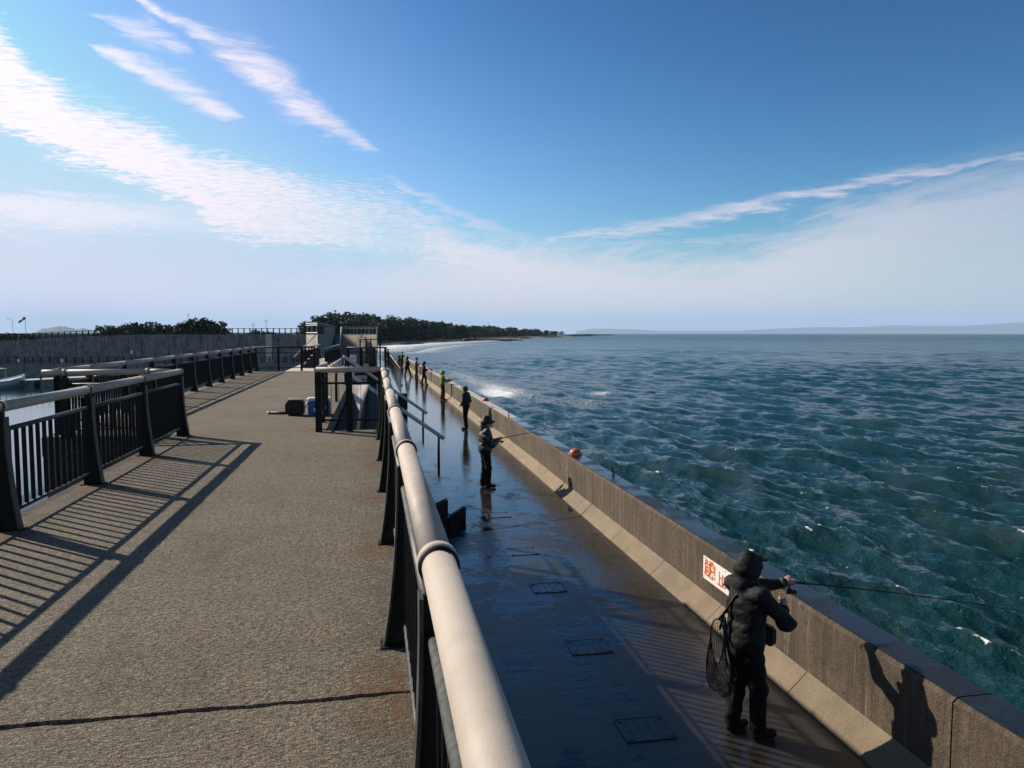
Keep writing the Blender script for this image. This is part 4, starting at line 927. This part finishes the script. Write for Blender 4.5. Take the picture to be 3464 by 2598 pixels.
# ------------------------------------------------------------------ people: implicit surfaces turned into one continuous skin
def vnoise(P, s, seed=0):
    r = np.random.default_rng(seed); o = 0
    for k in range(5):
        d = r.normal(0, 1, 3); d /= np.linalg.norm(d); o = o + np.sin(P @ (d * s * r.uniform(.7, 1.5)) + r.uniform(0, 6.28) + 1.3 * np.sin(P @ (r.normal(0, 1, 3) * s * .6)))
    return o / 5
def sdf_cap(P, a, b, ra, rb):
    a, b = np.array(a, float), np.array(b, float); ab = b - a; t = np.clip(((P - a) @ ab) / max(ab @ ab, 1e-9), 0, 1)
    return np.linalg.norm(P - a - t[:, None] * ab, axis=1) - (ra + (rb - ra) * t)
def sdf_ell(P, c, r, rot=None):
    q = P - np.array(c, float)
    if rot is not None: q = q @ np.array(rot)
    q = q / np.array(r, float); k = np.linalg.norm(q, axis=1); k2 = np.linalg.norm(q / np.array(r, float), axis=1)
    return k * (k - 1) / np.maximum(k2, 1e-6)
def smin(a, b, k): h = np.clip(.5 + .5 * (b - a) / k, 0, 1); return b + (a - b) * h - k * h * (1 - h)
def sdf_mesh(name, prims, h, mat, k=.04, wrinkle=0., wscale=18., seed=0, flat=None):
    """prims: ('c',a,b,ra,rb) capsule, ('e',centre,radii) ellipsoid, ('-e',...) ellipsoid cut away, ('zmin',z)/('zmax',z) trims"""
    pts = []
    for p in prims:
        if p[0] == 'c':
            for q_, r in ((p[1], p[3]), (p[2], p[4])): pts += [np.array(q_) - r, np.array(q_) + r]
        elif p[0] == 'e': m_ = max(p[2]); pts += [np.array(p[1]) - m_, np.array(p[1]) + m_]
    lo = np.min(pts, 0) - 2.5 * h - .02; hi = np.max(pts, 0) + 2.5 * h + .02
    ax = [np.arange(lo[i], hi[i] + h, h) for i in range(3)]; sh = tuple(len(a) for a in ax)
    G = np.stack(np.meshgrid(*ax, indexing='ij'), -1).reshape(-1, 3)
    F = np.full(len(G), 9.)
    for p in prims:
        if p[0] == 'c': F = smin(F, sdf_cap(G, *p[1:]), k)
        elif p[0] == 'e': F = smin(F, sdf_ell(G, *p[1:]), k)
    if wrinkle:
        nr = np.abs(F) < .08; Wn = vnoise(G[nr] * np.array([1, 1, 1.6]), wscale, seed); F[nr] += wrinkle * (Wn + .6 * np.abs(vnoise(G[nr] * np.array([1, 1, 2.]), wscale * 1.9, seed + 1)))
    for p in prims:
        if p[0] == '-e': F = np.maximum(F, -sdf_ell(G, *p[1:]))
        elif p[0] == 'zmin': F = np.maximum(F, p[1] - G[:, 2])
        elif p[0] == 'zmax': F = np.maximum(F, G[:, 2] - p[1])
    F = F.reshape(sh); s = F < 0
    cs = [s[i:sh[0] - 1 + i, j:sh[1] - 1 + j, l:sh[2] - 1 + l] for i in (0, 1) for j in (0, 1) for l in (0, 1)]
    cnt = sum(c.astype(int) for c in cs); act = (cnt > 0) & (cnt < 8); ids = np.full(act.shape, -1); I = np.argwhere(act); ids[act] = np.arange(len(I))
    acc = np.zeros((len(I), 3)); nn = np.zeros(len(I)); corner = [(i, j, l) for i in (0, 1) for j in (0, 1) for l in (0, 1)]
    for a in range(8):
        for b_ in range(a + 1, 8):
            ca, cb_ = np.array(corner[a]), np.array(corner[b_])
            if np.abs(ca - cb_).sum() != 1: continue
            fa = F[tuple((I + ca).T)]; fb = F[tuple((I + cb_).T)]; m_ = (fa < 0) != (fb < 0); t = np.where(m_, fa / np.where(m_, fa - fb, 1), 0)
            acc += np.where(m_[:, None], ca + t[:, None] * (cb_ - ca), 0); nn += m_
    V = lo + (I + acc / nn[:, None]) * h
    Q = []
    for ax_ in range(3):
        d = np.zeros(3, int); d[ax_] = 1; u = np.zeros(3, int); u[(ax_ + 1) % 3] = 1; w = np.zeros(3, int); w[(ax_ + 2) % 3] = 1
        sl0 = tuple(slice(0, sh[i] - (1 if i == ax_ else 0)) for i in range(3)); sl1 = tuple(slice(d[i], sh[i]) for i in range(3))
        E_ = np.argwhere(s[sl0] != s[sl1]); E_ = E_[(E_[:, (ax_ + 1) % 3] > 0) & (E_[:, (ax_ + 2) % 3] > 0) & (E_[:, (ax_ + 1) % 3] < sh[(ax_ + 1) % 3] - 1) & (E_[:, (ax_ + 2) % 3] < sh[(ax_ + 2) % 3] - 1)]
        q4 = np.stack([ids[tuple((E_ - u - w).T)], ids[tuple((E_ - w).T)], ids[tuple(E_.T)], ids[tuple((E_ - u).T)]], 1)
        fl = s[tuple(E_.T)]; q4 = np.where(fl[:, None], q4, q4[:, ::-1]); Q.append(q4)
    Q = np.concatenate(Q); Q = Q[(Q >= 0).all(1)]
    return V, Q
def to_mesh(name, VQ, mat):
    vs_, fs_ = [], []; o = 0
    for V, Q in VQ: vs_.append(V); fs_.append(Q + o); o += len(V)
    V = np.concatenate(vs_); Q = np.concatenate(fs_)
    me = bpy.data.meshes.new(name); me.from_pydata(V.tolist(), [], Q.tolist()); me.materials.append(mat)
    me.polygons.foreach_set('use_smooth', np.ones(len(me.polygons), bool)); me.update(); return me
def grip(c, axis, palm, wrist, res=.006):
    """a hand closed round a rod through c along axis; palm: direction from the rod to the palm"""
    c = Vector(c); ax_ = Vector(axis).normalized(); pm = Vector(palm); pm = (pm - ax_ * pm.dot(ax_)).normalized(); sd_ = ax_.cross(pm)
    pr = []
    for i, (o, rr_, ex) in enumerate(((.034, .0085, 1.0), (.012, .009, 1.12), (-.010, .0088, 1.05), (-.031, .0078, .85))):
        prev = None
        for j in range(5):
            a = R(25 + j * 58 * ex * .92); rad = .027 if j else .034
            p = c + ax_ * o + (pm * math.cos(a) + sd_ * math.sin(a)) * rad
            if prev is not None: pr.append(('c', tuple(prev), tuple(p), rr_ * (1.05 - .06 * j), rr_ * (1.0 - .07 * j)))
            prev = p
    pr.append(('e', tuple(c + pm * .036), (.030, .030, .030))); pr.append(('c', tuple(c + pm * .034 + ax_ * .03), tuple(c + pm * .036 - ax_ * .03), .019, .018))
    pr.append(('c', tuple(c + pm * .03 + ax_ * .0 - sd_ * .018), tuple(c - sd_ * .027 + ax_ * .035), .0125, .0105)); pr.append(('c', tuple(c - sd_ * .027 + ax_ * .035), tuple(c - sd_ * .020 + ax_ * .062), .0105, .008))
    pr.append(('c', tuple(c + pm * .045), wrist, .024, .027))
    return sdf_mesh('hand', pr, res, None, k=.008)
def person(label, loc, rz, H=1.75, jacket='jacket', trousers='trousers', hat='hood', rh=(.30, -.12, 1.15), lh=(.42, .10, 1.18), re=(.10, -.30, 1.08), le=(.14, .28, 1.08),
           res=.02, stance=(.05, -.04), group=None, rodlen=0., roddir=(1, 0, .1), bag=None, headyaw=0., wr=.006, hatmat=None, bulk=1.0):
    t = thing('person', label, 'person', loc, rz, group); s = H / 1.75; t.scale = (s, s, s)
    fr, fl = stance; b = bulk; hd = (.035, 0, 1.60)
    kx = lambda f: f * .5 + .03
    legs = lambda r1, r2, r3: [('c', (0, -.09, .90), (kx(fr), -.10, .50), r1, r2), ('c', (kx(fr), -.10, .50), (fr - .01, -.11, .09), r2, r3), ('c', (0, .09, .90), (kx(fl), .10, .50), r1, r2), ('c', (kx(fl), .10, .50), (fl - .01, .11, .09), r2, r3)]
    sh_r, sh_l = (-.005, -.185, 1.40), (-.005, .185, 1.40)
    # the body: head with face, neck, trunk, arms, legs - one continuous skin
    body = [('e', hd, (.095, .075, .118)), ('e', (.055, 0, 1.545), (.062, .055, .055)), ('c', (.125, 0, 1.595), (.138, 0, 1.572), .011, .015), ('c', (.118, -.018, 1.543), (.118, .018, 1.543), .009, .009),
            ('c', (.105, -.03, 1.628), (.105, .03, 1.628), .012, .012), ('e', (.02, -.078, 1.59), (.022, .010, .032)), ('e', (.02, .078, 1.59), (.022, .010, .032)),
            ('c', (.0, 0, 1.38), (.02, 0, 1.52), .056, .054), ('e', (0, 0, 1.25), (.10, .16, .22)), ('e', (0, 0, .98), (.09, .14, .16)), *legs(.07, .05, .036),
            ('c', sh_r, re, .045, .037), ('c', re, rh, .035, .026), ('c', sh_l, le, .045, .037), ('c', le, lh, .035, .026),
            ('c', (fr - .01, -.11, .07), (fr + .13, -.12, .05), .032, .03), ('c', (fl - .01, .11, .07), (fl + .13, .12, .05), .032, .03), ('zmin', .004)]
    parts = [sdf_mesh('body', body, max(res * .8, .011), None, k=.025)]
    rd = Vector(roddir).normalized()
    if rodlen:
        parts.append(grip(lh, rd, (-.3, .7, .5), tuple(Vector(lh) + (Vector(le) - Vector(lh)).normalized() * .07), wr))
        parts.append(grip(rh, Vector((.5, .4, .9)) if hat == 'hood' else rd, (-.2, -.8, .2), tuple(Vector(rh) + (Vector(re) - Vector(rh)).normalized() * .07), wr))
    ob('body', to_mesh('body', parts, M['skin']), t)
    # trousers
    tr = [*legs(.098 * b, .082, .074), ('e', (0, 0, .92), (.125 * b, .165 * b, .13)), ('zmin', .085)]
    ob('trousers', to_mesh('trousers', [sdf_mesh('t', tr, res, None, k=.03, wrinkle=.011, wscale=24, seed=3)], M[trousers]), t)
    bo = [('c', (fr - .02, -.11, .055), (fr + .15, -.125, .042), .05, .042), ('c', (fr - .01, -.11, .06), (fr - .005, -.11, .15), .052, .056),
          ('c', (fl - .02, .11, .055), (fl + .15, .125, .042), .05, .042), ('c', (fl - .01, .11, .06), (fl - .005, .11, .15), .052, .056), ('zmin', .0)]
    ob('boots', to_mesh('boots', [sdf_mesh('b', bo, min(res, .014), None, k=.03)], M['boots']), t)
    wl = lambda e, h_: tuple(Vector(h_) + (Vector(e) - Vector(h_)).normalized() * .055)
    ja = [('e', (.0, 0, 1.22), (.150 * b, .205 * b, .27)), ('e', (-.005, 0, .98), (.160 * b, .195 * b, .20)), ('c', (0, -.12, 1.40), sh_r, .085, .082), ('c', (0, .12, 1.40), sh_l, .085, .082),
          ('c', sh_r, re, .080, .070), ('c', re, wl(re, rh), .068, .048), ('c', sh_l, le, .080, .070), ('c', le, wl(le, lh), .068, .048), ('c', (0, 0, 1.40), (.01, 0, 1.47), .085, .078), ('zmin', .80)]
    if hat == 'hood':
        ja += [('e', (.005, 0, 1.61), (.132, .112, .150)), ('c', (-.03, 0, 1.44), (-.01, 0, 1.55), .10, .105), ('-e', (.17, 0, 1.575), (.105, .085, .105))]
    ob('jacket', to_mesh('jacket', [sdf_mesh('j', ja, res, None, k=.045, wrinkle=.015, wscale=24, seed=5)], M[jacket]), t)
    hm = M[hatmat] if hatmat else M[jacket]
    if hat == 'hood': ob('cap_brim', to_mesh('brim', [sdf_mesh('h', [('e', (.135, 0, 1.672), (.085, .085, .013)), ('e', (.10, 0, 1.69), (.05, .075, .035))], .008, None, k=.02)], M['black']), t)
    elif hat == 'bucket':
        n = 24; g = MB(); prof_ = [(.001, 1.775), (.06, 1.77), (.100, 1.735), (.112, 1.665), (.118, 1.655), (.215, 1.615), (.213, 1.605), (.112, 1.640)]
        for r_, z_ in prof_: g.v += [(.03 + r_ * math.cos(2 * math.pi * k / n) * 1.05, r_ * .92 * math.sin(2 * math.pi * k / n), z_ + (.022 * math.cos(4 * math.pi * k / n) if r_ > .15 else 0)) for k in range(n)]
        for j in range(len(prof_) - 1):
            for k in range(n): g.f.append((j * n + k, j * n + (k + 1) % n, (j + 1) * n + (k + 1) % n, (j + 1) * n + k))
        ob('hat', g.mesh('hat', hm, True), t)
        ob('collar', to_mesh('collar', [sdf_mesh('c', [('c', (-.03, 0, 1.42), (-.03, 0, 1.52), .11, .10), ('-e', (.10, 0, 1.56), (.11, .085, .12))], .016, None, k=.03, wrinkle=.006)], M[jacket]), t)
    elif hat == 'cap':
        ob('hair', to_mesh('hair', [sdf_mesh('h', [('e', (.01, 0, 1.60), (.112, .096, .118)), ('-e', (.15, 0, 1.56), (.095, .10, .12)), ('zmin', 1.53)], .014, None)], M['hair']), t)
        ob('cap', to_mesh('cap', [sdf_mesh('h', [('e', (.025, 0, 1.655), (.118, .10, .088)), ('c', (.11, 0, 1.655), (.20, 0, 1.64), .045, .03), ('zmin', 1.632)], .014, None, k=.02)], hm), t)
    elif hat == 'knit':
        ob('hat', to_mesh('hat', [sdf_mesh('h', [('e', (.02, 0, 1.64), (.125, .105, .11)), ('zmin', 1.59)], .014, None)], hm), t)
    if bag: ob('shoulder_bag', to_mesh('bag', [sdf_mesh('g', [('e', bag, (.14, .09, .19))], .02, None, wrinkle=.005)], M['black']), t)
    return t
def rod(label, base, tip, reel=True, group=None, bend=.05):
    base, tip = Vector(base), Vector(tip); d = tip - base; L = d.length; u = d.normalized(); dn = Vector((0, 0, -1)); dn = (dn - u * dn.dot(u)).normalized()
    t = thing('fishing_rod', label, 'fishing rod', tuple(base), 0, group)
    pts = [u * (L * k / 12) + dn * (bend * (k / 12) ** 2.2) for k in range(13)]
    ob('blank', MB().tube([tuple(p) for p in pts], [.0085 * (1 - .8 * k / 12) + .001 for k in range(13)], 8).mesh('blank', M['black'], True), t)
    ob('grip', MB().tube([tuple(u * -.32), tuple(u * -.30), tuple(u * .16), tuple(u * .18)], [.010, .0145, .0135, .009], 12).mesh('grip', M['black'], True), t)
    if reel:
        c = dn * .095 + u * .02
        r_ = ob('reel', MB().tube([tuple(u * .01), tuple(dn * .05 + u * .0), tuple(c)], [.009, .008, .016], 8).mesh('reel', M['black'], True), t)
        ob('spool', MB().tube([tuple(c - u * .03), tuple(c - u * .028), tuple(c + u * .02), tuple(c + u * .022), tuple(c + u * .05), tuple(c + u * .052)], [.02, .026, .026, .018, .018, .026], 14).mesh('spool', M['black'], True), r_)
        sd_ = u.cross(dn); ob('crank', MB().tube([tuple(c - u * .01), tuple(c - u * .01 + sd_ * .06), tuple(c + dn * .05 + sd_ * .065), tuple(c + dn * .05 + sd_ * .09)], .006, 6).mesh('crank', M['black']), r_)
    for f in (.28, .5, .68, .82, .93, 1.0):
        p = u * (L * f) + dn * (bend * f ** 2.2); rr_ = .016 * (1.1 - f * .75)
        g = MB(); cc = p + dn * (rr_ + .006); sd_ = u.cross(dn)
        g.tube([tuple(cc + (dn * math.cos(a) + sd_ * math.sin(a)) * rr_) for a in np.linspace(0, 2 * math.pi, 11)], .0016, 4); g.tube([tuple(p), tuple(p + dn * .008)], .0015, 4)
        ob('guide', g.mesh('guide', M['black']), t)
    return t
def world_pt(t, p): return Matrix.Translation(t.location) @ Matrix.Rotation(t.rotation_euler.z, 4, 'Z') @ Matrix.Diagonal((*t.scale, 1)) @ Vector(p)

p1lh, p1rh = (.56, .06, 1.375), (.27, -.15, 1.285)
rzp = R(12); p1 = (3.45, 6.33, WALK + .004)
rdw = Vector((1.95, -.22, -.22)); rdl = Matrix.Rotation(-rzp, 4, 'Z') @ rdw
P = person('person in black hooded jacket with a landing net on the back holding a rod', p1, rzp, 1.79, 'jacket', 'trousers', 'hood', rh=p1rh, lh=p1lh, re=(.21, -.28, 1.15), le=(.30, .20, 1.32), res=.0125, stance=(.07, -.05), rodlen=2, roddir=tuple(rdl), bulk=1.03)
ob('waist_pouch', bevel(meshbox('waist_pouch', (.13, -.16, .88), (.235, .05, 1.06), M['black']), .03, 3), P)
ob('strap', MB().tube([(-.02, -.10, 1.475), (-.135, .0, 1.36), (-.182, .10, 1.16), (-.16, .18, .98)], .012, 6).mesh('strap', M['boots'], True), P)
for e_, h_ in (((.21, -.28, 1.15), p1rh), ((.30, .20, 1.32), p1lh)):
    v0 = Vector(h_) + (Vector(e_) - Vector(h_)).normalized() * .045; v1 = Vector(h_) + (Vector(e_) - Vector(h_)).normalized() * .085
    ob('cuff', MB().tube([tuple(v0), tuple(v1)], [.047, .055], 14).mesh('cuff', M['greyjacket'], True), P)
hw_ = world_pt(P, p1lh); rod('black spinning rod held out over the sea wall by the person with the landing net', hw_, hw_ + rdw * 1.4, bend=.12)
# landing net slung on the back
nt_ = thing('landing_net', 'black folding landing net hanging from the back of the person in black', 'net', tuple(world_pt(P, (-.22, .10, .58))), rzp + R(20))
oval = [(.015 * math.sin(a * 2), .07 * math.sin(a) + .03, .32 - .22 * math.cos(a)) for a in np.linspace(0, 2 * math.pi, 41)]
ob('hoop', MB().tube(oval, .007, 8).mesh('hoop', M['black'], True), nt_)
ob('handle', MB().tube([(.03, -.02, .56), (.05, -.05, .30), (.10, -.10, -.02)], .016, 10).mesh('handle', M['black'], True), nt_)
ob('clip', MB().tube([(0, .02, .53), (.04, -.01, .60), (.12, -.04, .62)], .014, 8).mesh('clip', M['black'], True), nt_)
nv_ = []; nu, nv = 34, 34
for j in range(nv + 1):
    v = j / nv; e = v ** .8
    for i in range(nu):
        a = 2 * math.pi * i / nu
        w_ = .07 + .065 * math.sin(v * 2.6); fold = .012 * math.sin(5 * a + 6 * v) * math.sin(math.pi * v)
        if j == nv: w_ *= .35
        nv_.append((.015 * math.sin(a * 2) + (.045 * math.cos(a) + fold) * math.sin(v * 2.7), .03 * (1 - v) + (w_ + fold) * math.sin(a) - .015 * v, .32 - .22 * math.cos(a) * (1 - e) * 1.0 - .50 * e - .03 * math.cos(a) * e))
wires = MB()
for j in range(nv + 1):
    for i in range(nu):
        a_ = nv_[j * nu + i]
        wires.tube([a_, nv_[j * nu + (i + 1) % nu]], .0022, 3, False)
        if j < nv: wires.tube([a_, nv_[(j + 1) * nu + i]], .0022, 3, False)
ob('netting', wires.mesh('netting', M['black']), nt_, kind='stuff')

G_ = 'anglers lined up along the sea wall'
def angler(label, x, y, face, rodlen=2.2, rdir=(1, .1, .12), z=WALK, rlabel=None, **kw):
    rz = R(face); rv = Vector(rdir).normalized(); rl = Matrix.Rotation(-rz, 4, 'Z') @ rv
    t = person(label, (x, y, z + .003), rz, group=G_, rodlen=rodlen, roddir=tuple(rl), **kw)
    if rlabel:
        hp = world_pt(t, kw.get('lh', (.42, .10, 1.18))); rod(rlabel, hp, hp + rv * rodlen, group='rods of the anglers', reel=y < 35)
    return t
angler('person in wide bucket hat, dark grey jacket and black trousers holding a rod', 2.72, 18.15, 8, jacket='greyjacket', hat='bucket', H=1.78, rdir=(1, .25, .13), rlabel='thin rod held low by the person in bucket hat', bulk=1.12, stance=(.04, -.03), hatmat='black', res=.017, wr=.008, rodlen=1.9)
angler('person in black with brown cap looking back along the wall', 3.62, 29.4, 150, hat='cap', hatmat='brown', H=1.76, rodlen=0, rh=(.10, -.30, .92), lh=(.12, .28, .95), re=(-.03, -.34, 1.12), le=(-.02, .33, 1.12), stance=(.06, -.06), res=.02)
angler('person in bright lime hooded rain jacket and black trousers', 3.90, 42.6, 5, jacket='limejacket', hat='hood', H=1.72, rdir=(1, .1, .05), rlabel='rod held level by the person in lime jacket', res=.022, lh=(.52, .1, 1.20), rh=(.48, -.1, 1.12), re=(.18, -.26, 1.12), le=(.2, .25, 1.15), wr=.012, rodlen=1.6)
angler('person in black clothes and black bucket hat with feet wide apart by the sea wall', 3.70, 55.7, 10, jacket='jacket', hat='bucket', hatmat='black', H=1.74, rdir=(1, .1, .1), rlabel='rod of the person in black bucket hat', res=.025, stance=(.16, -.14), wr=.014, rodlen=1.5)
angler('person in teal grey jacket with round hat holding a rod', 3.68, 65.2, 8, jacket='tealjacket', hat='knit', hatmat='black', H=1.74, rdir=(1, .1, .1), rlabel='rod of the person in round hat', res=.025, wr=.014, rodlen=1.4)
angler('person in long black coat with a shoulder bag striding on the walkway', 2.96, 66.5, 15, jacket='jacket', hat='hood', H=1.78, rodlen=0, rh=(.20, -.2, 1.1), lh=(.26, .15, 1.15), stance=(.26, -.20), res=.025, bag=(-.16, -.16, .80), bulk=1.2)
angler('person in dull teal coat beyond the person in long black coat', 3.30, 87.7, 20, jacket='tealjacket', hat='knit', hatmat='tealjacket', H=1.74, rodlen=0, res=.028)
angler('person in dark clothes on the platform at the far end of the walkway', 1.66, 88, 10, z=WALK + rise, jacket='jacket', hat='knit', hatmat='black', H=1.70, rodlen=0, res=.028, bulk=1.15)

# ------------------------------------------------------------------ haze
hz_ = MB().box((-42000, -3000, -28), (58000, 58000, 1100)).mesh('haze', [])
hm = bpy.data.materials.new('thin_sea_haze'); hm.use_nodes = True; nt = hm.node_tree; nt.nodes.clear()
pv = nt.nodes.new('ShaderNodeVolumePrincipled'); pv.inputs['Color'].default_value = (.50, .74, 1.0, 1); pv.inputs['Density'].default_value = 4.0e-5; pv.inputs['Anisotropy'].default_value = .0
mo = nt.nodes.new('ShaderNodeOutputMaterial'); nt.links.new(pv.outputs[0], mo.inputs['Volume'])
hz_.materials.clear(); hz_.materials.append(hm)
ho = ob('haze', hz_, kind='stuff', label='thin sea haze over the bay')
